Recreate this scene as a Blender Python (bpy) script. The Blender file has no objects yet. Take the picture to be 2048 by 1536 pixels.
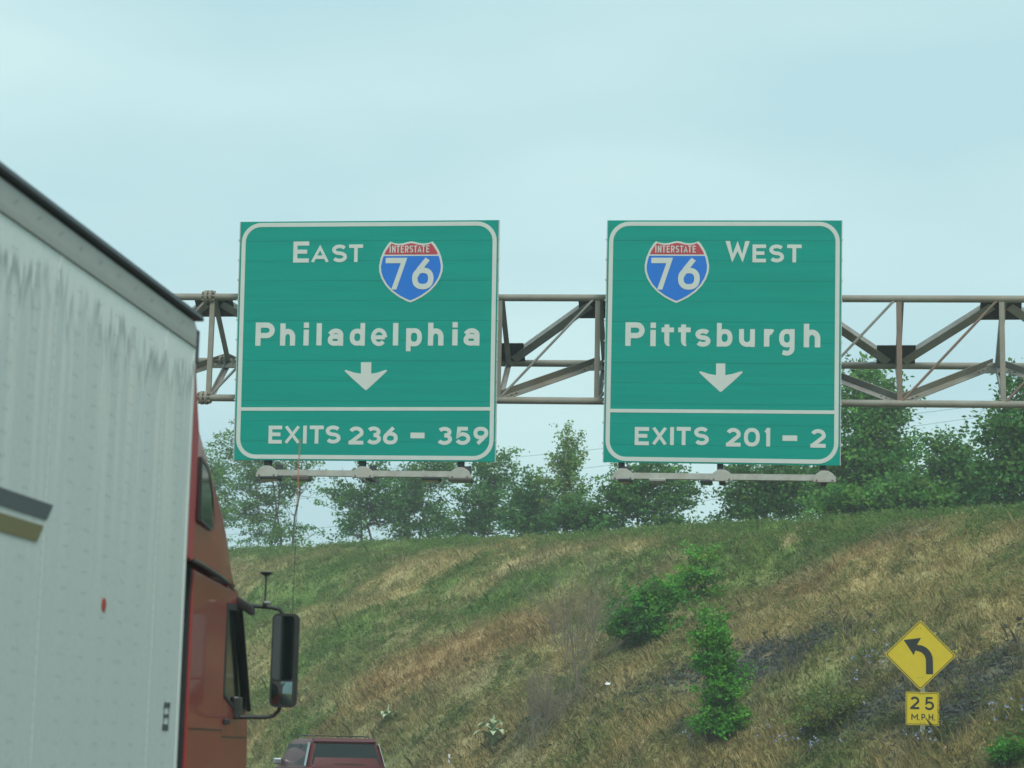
import bpy, math, random
import numpy as np
from math import sin, cos, pi, radians, atan, hypot
from mathutils import Vector, Matrix
random.seed(7)
rng = np.random.default_rng(7)
scene = bpy.context.scene
COL = scene.collection

# ------------------------------------------------------------------ camera
FPX, CAM_H = 4200.0, 1.6
YAW, PITCH, ROLL = radians(7.14), atan(722 / 4200.0), 0.021
fwd = Vector((-sin(YAW) * cos(PITCH), cos(YAW) * cos(PITCH), sin(PITCH)))
r0 = Vector((cos(YAW), sin(YAW), 0)); u0 = r0.cross(fwd)
rgt = r0 * cos(ROLL) + u0 * sin(ROLL); upv = u0 * cos(ROLL) - r0 * sin(ROLL)
camd = bpy.data.cameras.new('camera'); cam = bpy.data.objects.new('camera', camd); COL.objects.link(cam)
M = Matrix.Identity(4)
for i in range(3):
    M[i][0] = rgt[i]; M[i][1] = upv[i]; M[i][2] = -fwd[i]
M[0][3], M[1][3], M[2][3] = 0, 0, CAM_H
cam.matrix_world = M
camd.sensor_width = 36; camd.lens = 36 * FPX / 2048; camd.clip_start = 0.1; camd.clip_end = 6000
camd.dof.use_dof = True; camd.dof.focus_distance = 34; camd.dof.aperture_fstop = 3.2
scene.camera = cam
CP = Vector((0, 0, CAM_H))

# ------------------------------------------------------------------ world: thin overcast
SUN_EL, SUN_AZ = radians(50), radians(160)      # azimuth clockwise from +Y (behind the camera, to the right)
world = bpy.data.worlds.new('World'); scene.world = world; world.use_nodes = True
nt = world.node_tree; nt.nodes.clear()
def N(t, **k):
    n = nt.nodes.new(t)
    for a, b in k.items(): setattr(n, a, b)
    return n
out = N('ShaderNodeOutputWorld'); mixs = N('ShaderNodeMixShader')
bgs = N('ShaderNodeBackground'); sky = N('ShaderNodeTexSky', sky_type='NISHITA')
sky.sun_disc = False; sky.sun_elevation = SUN_EL; sky.sun_rotation = SUN_AZ; sky.dust_density = 2.0
nt.links.new(sky.outputs[0], bgs.inputs[0]); bgs.inputs[1].default_value = 0.1
bgc = N('ShaderNodeBackground'); bgc.inputs[1].default_value = 1.0
tc = N('ShaderNodeTexCoord'); mp = N('ShaderNodeMapping'); mp.inputs['Scale'].default_value = (2.2, 2.2, 7.0)
mp.inputs['Rotation'].default_value = (0.0, 0.25, 0.3)
ns = N('ShaderNodeTexNoise'); ns.inputs['Scale'].default_value = 1.7; ns.inputs['Detail'].default_value = 4; ns.inputs['Roughness'].default_value = 0.42
rp = N('ShaderNodeValToRGB')
rp.color_ramp.elements[0].position = 0.34; rp.color_ramp.elements[0].color = (0.435, 0.65, 0.69, 1)
rp.color_ramp.elements[1].position = 0.66; rp.color_ramp.elements[1].color = (0.545, 0.755, 0.76, 1)
nt.links.new(tc.outputs['Generated'], mp.inputs[0]); nt.links.new(mp.outputs[0], ns.inputs[0])
nt.links.new(ns.outputs[0], rp.inputs[0]); nt.links.new(rp.outputs[0], bgc.inputs[0])
mixs.inputs[0].default_value = 0.93
nt.links.new(bgs.outputs[0], mixs.inputs[1]); nt.links.new(bgc.outputs[0], mixs.inputs[2]); nt.links.new(mixs.outputs[0], out.inputs[0])
sund = bpy.data.lights.new('sun', 'SUN'); sund.energy = 2.0; sund.angle = radians(14); sund.color = (1.0, 0.97, 0.88)
sun = bpy.data.objects.new('sun', sund); COL.objects.link(sun)
sdir = Vector((sin(SUN_AZ) * cos(SUN_EL), cos(SUN_AZ) * cos(SUN_EL), sin(SUN_EL)))
sun.rotation_euler = sdir.to_track_quat('Z', 'Y').to_euler(); sun.location = sdir * 60
vs = scene.view_settings; vs.view_transform = 'Standard'; vs.look = 'None'; vs.exposure = 0.3; vs.gamma = 1.0; vs.use_curve_mapping = False

# ------------------------------------------------------------------ helpers
def ray(x, y): return fwd + rgt * ((x - 1024) / FPX) - upv * ((y - 768) / FPX)
def at_y(x, y, Y): d = ray(x, y); return CP + d * (Y / d.y)
def at_d(x, y, D): d = ray(x, y); return CP + d * (D / hypot(d.x, d.y))

def tag(o, label=None, cat=None, group=None, kind=None):
    if label: o['label'] = label
    if cat: o['category'] = cat
    if group: o['group'] = group
    if kind: o['kind'] = kind
    return o
def empty(name, loc, rz=0, label=None, cat=None, group=None):
    o = bpy.data.objects.new(name, None); COL.objects.link(o); o.location = loc; o.rotation_euler = (0, 0, rz)
    o.empty_display_size = 0.2
    return tag(o, label, cat, group)

class MB:
    def __init__(s): s.v = []; s.f = []; s.smooth = False
    def add(s, vs, fs):
        b = len(s.v); s.v += [tuple(v) for v in vs]; s.f += [tuple(b + i for i in f) for f in fs]; return s
    def box(s, c, d, R=None):
        c = Vector(c); vs = []
        for z in (-.5, .5):
            for y in (-.5, .5):
                for x in (-.5, .5):
                    p = Vector((x * d[0], y * d[1], z * d[2]))
                    vs.append(c + (R @ p if R else p))
        return s.add(vs, [(0, 2, 3, 1), (4, 5, 7, 6), (0, 1, 5, 4), (2, 6, 7, 3), (0, 4, 6, 2), (1, 3, 7, 5)])
    def bbox(s, lo, hi):
        return s.box([(a + b) / 2 for a, b in zip(lo, hi)], [b - a for a, b in zip(lo, hi)])
    def bar(s, a, b, w, h, up=(0, 0, 1)):
        a = Vector(a); b = Vector(b); d = b - a; L = d.length; d.normalize()
        sd = d.cross(Vector(up))
        if sd.length < 1e-4: sd = d.cross(Vector((1, 0, 0)))
        sd.normalize(); u = sd.cross(d)
        R = Matrix((sd, d, u)).transposed()
        return s.box((a + b) / 2, (w, L, h), R)
    def tube(s, pts, r, n=10, cap=True):
        pts = [Vector(p) for p in pts]
        rs = r if isinstance(r, (list, tuple)) else [r] * len(pts)
        ref = None; rings = []
        for i, p in enumerate(pts):
            d = (pts[min(i + 1, len(pts) - 1)] - pts[max(i - 1, 0)]).normalized()
            if ref is None:
                ref = d.orthogonal().normalized()
            ref = (ref - d * ref.dot(d)).normalized(); bn = d.cross(ref)
            rings.append([p + (ref * cos(2 * pi * k / n) + bn * sin(2 * pi * k / n)) * rs[i] for k in range(n)])
        vs = [v for g in rings for v in g]; fs = []
        for i in range(len(pts) - 1):
            for k in range(n):
                fs.append((i * n + k, i * n + (k + 1) % n, (i + 1) * n + (k + 1) % n, (i + 1) * n + k))
        if cap: fs += [tuple(range(n))[::-1], tuple(range((len(pts) - 1) * n, len(pts) * n))]
        return s.add(vs, fs)
    def prism(s, poly, fr, off0, off1):
        """poly 2D; fr(u, v, w) -> point; from w=off0 (back) to off1 (front)"""
        n = len(poly)
        vs = [fr(u, v, off0) for u, v in poly] + [fr(u, v, off1) for u, v in poly]
        fs = [tuple(range(n))[::-1], tuple(range(n, 2 * n))] + [(i, (i + 1) % n, n + (i + 1) % n, n + i) for i in range(n)]
        return s.add(vs, fs)
    def loft(s, secs, cap=True):
        n = len(secs[0]); vs = [v for g in secs for v in g]; fs = []
        for i in range(len(secs) - 1):
            for k in range(n):
                fs.append((i * n + k, i * n + (k + 1) % n, (i + 1) * n + (k + 1) % n, (i + 1) * n + k))
        if cap: fs += [tuple(range(n))[::-1], tuple(range((len(secs) - 1) * n, len(secs) * n))]
        return s.add(vs, fs)
    def build(s, name, mat, parent=None, smooth=False, bevel=0, kind=None, label=None, fix=True):
        me = bpy.data.meshes.new(name); me.from_pydata(s.v, [], s.f)
        if fix:
            import bmesh
            bm = bmesh.new(); bm.from_mesh(me); bmesh.ops.recalc_face_normals(bm, faces=bm.faces); bm.to_mesh(me); bm.free()
        me.materials.append(mat)
        if smooth:
            me.polygons.foreach_set('use_smooth', [True] * len(me.polygons))
            try: me.set_sharp_from_angle(angle=radians(40))
            except Exception: pass
        o = bpy.data.objects.new(name, me); COL.objects.link(o)
        if parent: o.parent = parent
        if bevel:
            m = o.modifiers.new('bevel', 'BEVEL'); m.width = bevel; m.segments = 2; m.limit_method = 'ANGLE'
        return tag(o, label, None, None, kind)

def np_mesh(name, V, F, mat, colors=None, parent=None):
    """V (n,3); F (m,k) all same k; colors per vertex"""
    me = bpy.data.meshes.new(name); V = np.asarray(V, np.float32); F = np.asarray(F, np.int32)
    me.vertices.add(len(V)); me.vertices.foreach_set('co', V.ravel())
    m, k = F.shape
    me.loops.add(m * k); me.loops.foreach_set('vertex_index', F.ravel())
    me.polygons.add(m); me.polygons.foreach_set('loop_start', np.arange(0, m * k, k, dtype=np.int32))
    me.polygons.foreach_set('loop_total', np.full(m, k, np.int32))
    me.update(calc_edges=True)
    if colors is not None:
        a = me.color_attributes.new('Col', 'FLOAT_COLOR', 'POINT')
        c = np.ones((len(V), 4), np.float32); c[:, :3] = colors; a.data.foreach_set('color', c.ravel())
    me.materials.append(mat)
    o = bpy.data.objects.new(name, me); COL.objects.link(o)
    if parent: o.parent = parent
    return o

# ------------------------------------------------------------------ materials
def mat(name, color, rough=0.6, metal=0.0, var=0.12, vscale=6.0, bump=0.0, bscale=40.0, stretch=(1, 1, 1), dirt=None, dirt_amt=0.3, dscale=2.0, coat=0.0, spec=0.5):
    m = bpy.data.materials.new(name); m.use_nodes = True; t = m.node_tree; b = t.nodes['Principled BSDF']
    L = t.links.new
    def n(ty): return t.nodes.new(ty)
    tcn = n('ShaderNodeTexCoord'); mpn = n('ShaderNodeMapping'); mpn.inputs['Scale'].default_value = stretch
    L(tcn.outputs['Object'], mpn.inputs[0])
    nz = n('ShaderNodeTexNoise'); nz.inputs['Scale'].default_value = vscale; nz.inputs['Detail'].default_value = 5
    L(mpn.outputs[0], nz.inputs[0])
    mr = n('ShaderNodeMapRange'); mr.inputs[1].default_value = 0.25; mr.inputs[2].default_value = 0.75
    mr.inputs[3].default_value = 1 - var; mr.inputs[4].default_value = 1 + var
    L(nz.outputs[0], mr.inputs[0])
    mx = n('ShaderNodeMix'); mx.data_type = 'RGBA'; mx.blend_type = 'MULTIPLY'; mx.inputs[0].default_value = 1
    mx.inputs[6].default_value = (*color, 1); L(mr.outputs[0], mx.inputs[7])
    last = mx.outputs[2]
    if dirt:
        nd = n('ShaderNodeTexNoise'); nd.inputs['Scale'].default_value = dscale; nd.inputs['Detail'].default_value = 8; nd.inputs['Roughness'].default_value = 0.7
        L(mpn.outputs[0], nd.inputs[0])
        md = n('ShaderNodeMapRange'); md.inputs[1].default_value = 0.45; md.inputs[2].default_value = 0.7; md.inputs[3].default_value = 0; md.inputs[4].default_value = dirt_amt
        L(nd.outputs[0], md.inputs[0])
        m2 = n('ShaderNodeMix'); m2.data_type = 'RGBA'; L(md.outputs[0], m2.inputs[0]); L(last, m2.inputs[6]); m2.inputs[7].default_value = (*dirt, 1)
        last = m2.outputs[2]
    L(last, b.inputs['Base Color'])
    b.inputs['Roughness'].default_value = rough; b.inputs['Metallic'].default_value = metal
    b.inputs['Specular IOR Level'].default_value = spec
    if coat: b.inputs['Coat Weight'].default_value = coat; b.inputs['Coat Roughness'].default_value = 0.06
    if bump:
        nb = n('ShaderNodeTexNoise'); nb.inputs['Scale'].default_value = bscale; nb.inputs['Detail'].default_value = 4; L(mpn.outputs[0], nb.inputs[0])
        bp = n('ShaderNodeBump'); bp.inputs['Strength'].default_value = bump; bp.inputs['Distance'].default_value = 0.02
        L(nb.outputs[0], bp.inputs['Height']); L(bp.outputs[0], b.inputs['Normal'])
    return m

def vcol_mat(name, rough=0.7, transl=0.0, spec=0.2, noise=0.0):
    m = bpy.data.materials.new(name); m.use_nodes = True; t = m.node_tree; b = t.nodes['Principled BSDF']
    a = t.nodes.new('ShaderNodeAttribute'); a.attribute_name = 'Col'
    last = a.outputs['Color']
    if noise:
        tcn = t.nodes.new('ShaderNodeTexCoord')
        nz = t.nodes.new('ShaderNodeTexNoise'); nz.inputs['Scale'].default_value = 5; nz.inputs['Detail'].default_value = 9; nz.inputs['Roughness'].default_value = 0.75
        t.links.new(tcn.outputs['Object'], nz.inputs[0])
        mr = t.nodes.new('ShaderNodeMapRange'); mr.inputs[1].default_value = .3; mr.inputs[2].default_value = .7; mr.inputs[3].default_value = 1 - noise; mr.inputs[4].default_value = 1 + noise
        t.links.new(nz.outputs[0], mr.inputs[0])
        mx = t.nodes.new('ShaderNodeMix'); mx.data_type = 'RGBA'; mx.blend_type = 'MULTIPLY'; mx.inputs[0].default_value = 1
        t.links.new(last, mx.inputs[6]); t.links.new(mr.outputs[0], mx.inputs[7]); last = mx.outputs[2]
        bp = t.nodes.new('ShaderNodeBump'); bp.inputs['Strength'].default_value = .6; bp.inputs['Distance'].default_value = .08
        t.links.new(nz.outputs[0], bp.inputs['Height']); t.links.new(bp.outputs[0], b.inputs['Normal'])
    t.links.new(last, b.inputs['Base Color'])
    b.inputs['Roughness'].default_value = rough; b.inputs['Specular IOR Level'].default_value = spec
    if transl:
        tr = t.nodes.new('ShaderNodeBsdfTranslucent'); ms = t.nodes.new('ShaderNodeMixShader'); ms.inputs[0].default_value = transl
        t.links.new(last, tr.inputs[0]); o = t.nodes['Material Output']
        t.links.new(b.outputs[0], ms.inputs[1]); t.links.new(tr.outputs[0], ms.inputs[2]); t.links.new(ms.outputs[0], o.inputs[0])
    return m

MAT = {}
MAT['tube'] = mat('galvanised_tube', (0.22, 0.215, 0.185), 0.65, 0.0, 0.2, 3, 0.15, 30, (1, 1, 1), (0.22, 0.15, 0.09), 0.45, 2.2)
MAT['angle'] = mat('galvanised_angle', (0.24, 0.25, 0.24), 0.6, 0.0, 0.2, 5, 0.1, 30, (1, 1, 1), (0.17, 0.12, 0.08), 0.5, 3)
MAT['rusty'] = mat('rusty_steel', (0.20, 0.15, 0.12), 0.75, 0.0, 0.3, 4, 0.2, 50, (1, 1, 1), (0.16, 0.07, 0.04), 0.6, 4)
MAT['gusset'] = mat('dark_gusset', (0.035, 0.04, 0.045), 0.7, 0.0, 0.2, 8)
MAT['bolt'] = mat('bolt_steel', (0.12, 0.11, 0.10), 0.6, 0.2)
MAT['green'] = mat('sign_green', (0.0, 0.275, 0.225), 0.5, 0.0, 0.07, 1.6, 0.05, 10, (0.25, 1, 5), (0.0, 0.235, 0.185), 0.5, 3, spec=.15)
MAT['green2'] = mat('sign_green_aged', (0.0, 0.262, 0.215), 0.5, 0.0, 0.07, 1.6, 0.05, 10, (0.25, 1, 5), (0.0, 0.31, 0.235), 0.5, 2.5, spec=.15)
MAT['white'] = mat('sign_white', (0.53, 0.575, 0.55), 0.5, 0.0, 0.04, 4)
MAT['blue'] = mat('shield_blue', (0.0, 0.145, 0.58), 0.45, 0, 0.04, 4)
MAT['red'] = mat('shield_red', (0.42, 0.04, 0.06), 0.45, 0, 0.05, 4)
MAT['alu'] = mat('aluminium_edge', (0.42, 0.45, 0.45), 0.45, 0.3, 0.1, 5)
MAT['rack'] = mat('rack_steel', (0.36, 0.37, 0.34), 0.6, 0.1, 0.15, 5, 0.1, 30, (1, 1, 1), (0.24, 0.17, 0.11), 0.4, 4)
MAT['yellow'] = mat('sign_yellow', (0.60, 0.455, 0.01), 0.5, 0, 0.05, 5)
MAT['black'] = mat('sign_black', (0.012, 0.016, 0.014), 0.55, 0, 0.05, 5)
MAT['wood'] = mat('weathered_post', (0.22, 0.24, 0.18), 0.85, 0, 0.2, 6, 0.3, 30, (4, 4, .5))
MAT['edge_dark'] = mat('trailer_roof_edge', (0.03, 0.04, 0.048), 0.5, 0, 0.1, 5)  # near-black, for the roof edge strip and front corner cap
MAT['rail'] = mat('trailer_rail', (0.36, 0.38, 0.365), 0.55, 0.1, 0.1, 3, 0.05, 20, (1, .4, 1), (0.20, 0.19, 0.16), 0.4, 3)
MAT['rivet'] = mat('shaded_rivet', (0.22, 0.25, 0.25), 0.6, 0.2, 0.1)  # darker than the skin: the heads' shadow is put into the colour
MAT['stripe_dark'] = mat('stripe_charcoal', (0.055, 0.075, 0.085), 0.5, 0, 0.1, 4)
MAT['stripe_gold'] = mat('stripe_gold', (0.15, 0.135, 0.055), 0.5, 0, 0.1, 4)
MAT['sticker'] = mat('red_sticker', (0.38, 0.04, 0.03), 0.5)
MAT['print'] = mat('black_print', (0.03, 0.05, 0.05), 0.6)
MAT['truckred'] = mat('truck_paint', (0.27, 0.018, 0.018), 0.42, 0.0, 0.06, 2, 0.0, 40, (1, 1, 1), (0.15, .045, .035), .35, 3, coat=.40)
MAT['truckred2'] = mat('extender_paint', (0.36, 0.025, 0.035), 0.5, 0.0, 0.08, 3)
MAT['rubber'] = mat('black_rubber', (0.016, 0.018, 0.018), 0.7)
MAT['plastic'] = mat('black_plastic', (0.02, 0.023, 0.023), 0.45)
MAT['chrome'] = mat('chrome', (0.6, 0.62, 0.62), 0.18, 1.0, 0.03)
MAT['trimgrey'] = mat('grey_trim', (0.16, 0.18, 0.18), 0.45)
MAT['glass'] = mat('dark_glass', (0.012, 0.02, 0.02), 0.07, 0.0, 0.02, 2, spec=0.6)
MAT['suvglass'] = mat('suv_glass', (0.02, 0.03, 0.032), 0.3, 0.0, 0.02, 2, spec=0.03)
MAT['mirror'] = mat('mirror_glass', (0.20, 0.26, 0.25), 0.04, 1.0, 0.02)
MAT['suvred'] = mat('suv_paint', (0.085, 0.008, 0.011), 0.45, 0.0, 0.04, coat=.1, spec=.3)
MAT['suvsilver'] = mat('suv_silver', (0.30, 0.33, 0.35), 0.3, 0.6, 0.04, coat=.6)
MAT['taillight'] = mat('tail_lens', (0.35, 0.01, 0.01), 0.2)
MAT['orange'] = mat('antenna_orange', (0.36, 0.16, 0.06), 0.6)
MAT['bark'] = mat('bark', (0.075, 0.065, 0.055), 0.9, 0, 0.25, 8, 0.4, 30)
MAT['deadtwig'] = mat('dead_twig', (0.21, 0.185, 0.14), 0.9, 0, 0.2, 8)
MAT['leaf'] = vcol_mat('leaf', 0.55, 0.35, 0.3)
MAT['grass'] = vcol_mat('grass_blade', 0.8, 0.45, 0.05)
MAT['soil'] = vcol_mat('soil', 0.95, 0.0, 0.1, 0.35)
MAT['wire'] = mat('cable', (0.10, 0.11, 0.12), 0.7)
MAT['asphalt'] = mat('asphalt', (0.05, 0.05, 0.052), 0.9, 0, 0.2, 3, 0.3, 80)
MAT['line'] = mat('road_paint', (0.7, 0.7, 0.66), 0.7, 0, 0.1, 6)
MAT['cloth'] = mat('white_litter', (0.75, 0.78, 0.78), 0.7)

def trailer_mat():
    m = bpy.data.materials.new('weathered_trailer_skin'); m.use_nodes = True; t = m.node_tree; b = t.nodes['Principled BSDF']; L = t.links.new
    def n(ty, **k):
        q = t.nodes.new(ty)
        for a, c in k.items(): setattr(q, a, c)
        return q
    tcn = n('ShaderNodeTexCoord'); sep = n('ShaderNodeSeparateXYZ'); L(tcn.outputs['Object'], sep.inputs[0])
    def noise(scale, stretch, detail=4, rough=.6):
        mpn = n('ShaderNodeMapping'); mpn.inputs['Scale'].default_value = stretch; L(tcn.outputs['Object'], mpn.inputs[0])
        q = n('ShaderNodeTexNoise'); q.inputs['Scale'].default_value = scale; q.inputs['Detail'].default_value = detail; q.inputs['Roughness'].default_value = rough
        L(mpn.outputs[0], q.inputs[0]); return q.outputs[0]
    def rng_(v, a, b_, c, d):
        q = n('ShaderNodeMapRange'); q.inputs[1].default_value = a; q.inputs[2].default_value = b_; q.inputs[3].default_value = c; q.inputs[4].default_value = d; L(v, q.inputs[0]); return q.outputs[0]
    def mth(op, a, b_=None):
        q = n('ShaderNodeMath', operation=op)
        for i, v in enumerate((a, b_)):
            if v is None: continue
            if isinstance(v, (int, float)): q.inputs[i].default_value = v
            else: L(v, q.inputs[i])
        return q.outputs[0]
    def mix(f, a, b_):
        q = n('ShaderNodeMix', data_type='RGBA')
        L(f, q.inputs[0])
        for i, v in ((6, a), (7, b_)):
            if isinstance(v, tuple): q.inputs[i].default_value = (*v, 1)
            else: L(v, q.inputs[i])
        return q.outputs[2]
    z = sep.outputs['Z']
    # jagged wash line: height varies along the trailer
    edge = mth('ADD', mth('MULTIPLY', mth('ABSOLUTE', mth('SUBTRACT', noise(5.0, (0, 1, 0.0), 4, .75), .5)), -2.4), mth('MULTIPLY', noise(0.7, (0, 1, 0), 2), -0.25))
    line = mth('ADD', edge, 3.93)
    d = mth('SUBTRACT', line, z)                       # >0 below the line
    below = rng_(d, -0.01, 0.02, 0, 1)
    rim = mth('MULTIPLY', rng_(d, 0.0, 0.03, 0, 1), rng_(d, 0.05, 0.13, 1, 0))
    streak = rng_(noise(9, (0, 1, 0.05), 5, .6), .47, .60, 0, 1)
    streakfade = rng_(z, 2.2, 3.4, 0.06, 0.75)
    base = mix(rng_(noise(1.2, (1, 1, 1), 3), .3, .7, 0, 1), (0.68, 0.74, 0.73), (0.62, 0.69, 0.68))
    c1 = mix(mth('MULTIPLY', below, 0.85), base, (0.50, 0.56, 0.555))
    c2 = mix(mth('MULTIPLY', mth('MULTIPLY', streak, streakfade), below), c1, (0.68, 0.71, 0.68))
    c3 = mix(mth('MULTIPLY', rim, rng_(noise(3, (0, 1, .3), 2), .35, .6, .1, .8)), c2, (0.19, 0.23, 0.235))
    film = rng_(noise(4, (0, 1, .12), 6, .7), .4, .75, 0, .18)
    c4 = mix(film, c3, (0.52, 0.57, 0.56))
    mot = rng_(noise(30, (1, 1, 1), 4), .5, .8, 0, .25)
    c5 = mix(mot, c4, (0.25, 0.27, 0.26))
    L(c5, b.inputs['Base Color']); b.inputs['Roughness'].default_value = 0.5; b.inputs['Specular IOR Level'].default_value = .3
    bp = n('ShaderNodeBump'); bp.inputs['Strength'].default_value = .04; bp.inputs['Distance'].default_value = .02
    L(noise(1.6, (1, 1, .4), 3), bp.inputs['Height']); L(bp.outputs[0], b.inputs['Normal'])
    return m
MAT['skin'] = trailer_mat()

# ------------------------------------------------------------------ terrain
TOE = Vector((5.0, 33.0)); NX, NY = 0.771, 0.637
def smooth(x): x = np.clip(x, 0, 1); return x * x * (3 - 2 * x)
_tab = np.random.default_rng(3).random((256, 256))
def vnoise(x, y):
    xi = np.floor(x).astype(int); yi = np.floor(y).astype(int); fx = x - xi; fy = y - yi
    fx = fx * fx * (3 - 2 * fx); fy = fy * fy * (3 - 2 * fy)
    g = lambda a, b: _tab[a % 256, b % 256]
    return (g(xi, yi) * (1 - fx) + g(xi + 1, yi) * fx) * (1 - fy) + (g(xi, yi + 1) * (1 - fx) + g(xi + 1, yi + 1) * fx) * fy
def fbm(x, y, o=4):
    s = 0; a = 1; t = 0
    for i in range(o):
        s = s + a * vnoise(x * 2 ** i + 17 * i, y * 2 ** i + 31 * i); t += a; a *= .55
    return s / t
CREST_S = 15.0
def crest_h(t): return np.interp(t, CT, CH)
CT = np.array([-30, -10, 0, 12, 25, 40, 55, 80.]); CH = np.array([7.6, 7.6, 7.8, 8.2, 8.8, 9.6, 10.2, 11.0])
def st(x, y):
    dx = x - TOE.x; dy = y - TOE.y
    return dx * NX + dy * NY, -dx * NY + dy * NX
def H(x, y):
    x = np.asarray(x, float); y = np.asarray(y, float); s, t = st(x, y)
    q = np.clip(s / CREST_S, 0, 1)
    prof = np.where(q < 1, 1 - (1 - q) ** 1.55, 1.0)
    prof = prof * 0.93 + 0.07 * smooth((s) / 24.0)
    ramp = smooth(s / 2.5)
    n = (fbm(x * .22, y * .22, 4) - .5) * 1.0 + (fbm(x * .9 + 7, y * .9, 3) - .5) * .28
    h = crest_h(t) * prof * (0.55 + 0.45 * ramp) * 1.0 + n * smooth(s / 4) * (1 - .75 * smooth((s - 11) / 4))
    # little bench below the crest
    h = h - 0.35 * np.exp(-((s - 9.0) / 1.3) ** 2)
    far = smooth((s - 60) / 300)
    h = h * (1 - far * .6)
    return np.where(s > 0, h, 0.0)
def Hs(x, y): return float(H(x, y))
# raise or lower the crest so that its skyline sits at the measured elevations
CREST_PX = [(470, 1100), (700, 1089), (1000, 1077), (1200, 1068), (1400, 1057), (1600, 1045), (1800, 1034), (2048, 1022)]
TARGET = []
for px, py in CREST_PX:
    d = ray(px, py); TARGET.append((math.atan2(d.x, d.y), d.z / hypot(d.x, d.y)))
def skyline(az):
    D = np.linspace(30, 150, 1200); x = D * sin(az); y = D * cos(az); el = (H(x, y) - CAM_H) / D; i = int(np.argmax(el)); return el[i], D[i]
for it in range(8):
    ts = []; hs = []
    for az, tg in TARGET:
        el, D = skyline(az); s_, t_ = st(D * sin(az), D * cos(az)); ts.append(float(t_)); hs.append(float(crest_h(t_)) * (1 + 0.9 * (tg - el) * D / crest_h(t_)))
    o_ = np.argsort(ts); CT = np.array(ts)[o_]; CH = np.array(hs)[o_]
CT = np.concatenate([[CT[0] - 20], CT, [CT[-1] + 30]]); CH = np.concatenate([[CH[0]], CH, [CH[-1] + .8]])
CREST_D = lambda px, py=1060: skyline(math.atan2(ray(px, py).x, ray(px, py).y))[1]
def hit(px, py):
    d = ray(px, py); k = hypot(d.x, d.y); D = np.linspace(28, 140, 3000)
    z = CAM_H + D * d.z / k; g = H(D * d.x / k, D * d.y / k); i = np.argmax(g > z)
    if g[i] <= z[i]: i = int(np.argmax(g - z))
    return Vector((D[i] * d.x / k, D[i] * d.y / k, float(g[i])))

# ground cover map in world space: (kind, centre, radius along view, radius across)
BLOBS = []
def blob(kind, px, py, rx, ry, w=1.0):
    p = hit(px, py); a = hit(px, min(py + ry, 1535)); b_ = hit(px, max(py - ry, CREST_MIN(px)))
    D = hypot(p.x, p.y); rl = max(.5, (Vector((a.x, a.y)) - Vector((b_.x, b_.y))).length / 2)
    BLOBS.append((kind, p.x, p.y, p.x / D, p.y / D, rl, rx / FPX * D, w))
def CREST_MIN(px): return float(np.interp(px, [c[0] for c in CREST_PX], [c[1] for c in CREST_PX])) + 3
for a in [('g', 830, 1200, 200, 30, .5), ('g', 650, 1300, 130, 30, .7), ('g', 700, 1130, 200, 16, .6), ('g', 560, 1200, 130, 60, .6), ('g', 900, 1160, 200, 20, .5), ('g', 1100, 1150, 150, 22, .9), ('g', 1000, 1210, 160, 34, .5),
          ('g', 1500, 1085, 140, 18, .8), ('g', 2000, 1045, 130, 10, .8), ('g', 1700, 1060, 200, 10, .6), ('g', 1650, 1110, 60, 12, .5), ('g', 560, 1480, 70, 34, .8), ('g', 880, 1450, 60, 25, .5),
          ('g', 1650, 1430, 70, 55, .7), ('g', 1690, 1315, 60, 20, .7), ('g', 2020, 1510, 50, 20, .9), ('g', 1420, 1180, 60, 40, .4), ('g', 1870, 1480, 40, 10, .5), ('g', 1300, 1110, 160, 16, .5), ('g', 620, 1200, 120, 22, .6),
          ('r', 880, 1335, 160, 32, .8), ('r', 780, 1375, 100, 22, .6), ('r', 1060, 1265, 130, 22, .6), ('r', 1220, 1175, 60, 26, .6), ('r', 1720, 1130, 90, 18, .8), ('r', 1600, 1190, 90, 16, .7), ('r', 1900, 1110, 90, 16, .5),
          ('y', 1850, 1130, 220, 50, .6), ('y', 1700, 1230, 190, 40, .6), ('y', 560, 1330, 60, 40, .3), ('y', 900, 1130, 240, 12, .6), ('y', 1120, 1200, 90, 18, .4), ('y', 2020, 1190, 90, 60, .5),
          ('y', 1000, 1500, 220, 20, .7), ('y', 1250, 1500, 140, 26, .7), ('y', 1570, 1500, 110, 18, .8), ('y', 1880, 1500, 130, 18, .7), ('y', 760, 1160, 180, 10, .4), ('r', 1560, 1262, 70, 20, .6),
          ('k', 1590, 1292, 110, 22, 1.3), ('k', 1660, 1275, 70, 12, 1.2), ('k', 1500, 1330, 70, 26, 1.1), ('k', 1980, 1330, 110, 40, 1.4), ('k', 2000, 1390, 110, 30, 1.2), ('k', 1780, 1400, 110, 24, .9), ('k', 1350, 1360, 110, 24, 1.0), ('k', 1060, 1450, 120, 16, .7),
          ('k', 1740, 1330, 60, 20, .8), ('k', 1900, 1430, 90, 24, 1.0), ('k', 1480, 1410, 60, 24, .8), ('k', 1150, 1390, 100, 20, .7), ('k', 1560, 1440, 60, 30, .6), ('k', 900, 1440, 90, 16, .5), ('k', 620, 1180, 60, 8, .4), ('k', 1590, 1122, 50, 8, .8), ('k', 1760, 1092, 30, 6, .8),
          ('s', 1560, 1088, 26, 10, 3.0), ('s', 1060, 1107, 20, 5, 1.2), ('y', 1250, 1090, 70, 6, .8)]: blob(*a)
PAL = {'g': (0.135, 0.25, 0.058), 'r': (0.40, 0.27, 0.13), 'y': (0.52, 0.42, 0.20), 'k': (0.095, 0.108, 0.098), 's': (0.62, 0.46, 0.27), 'b': (0.33, 0.275, 0.155)}
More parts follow.
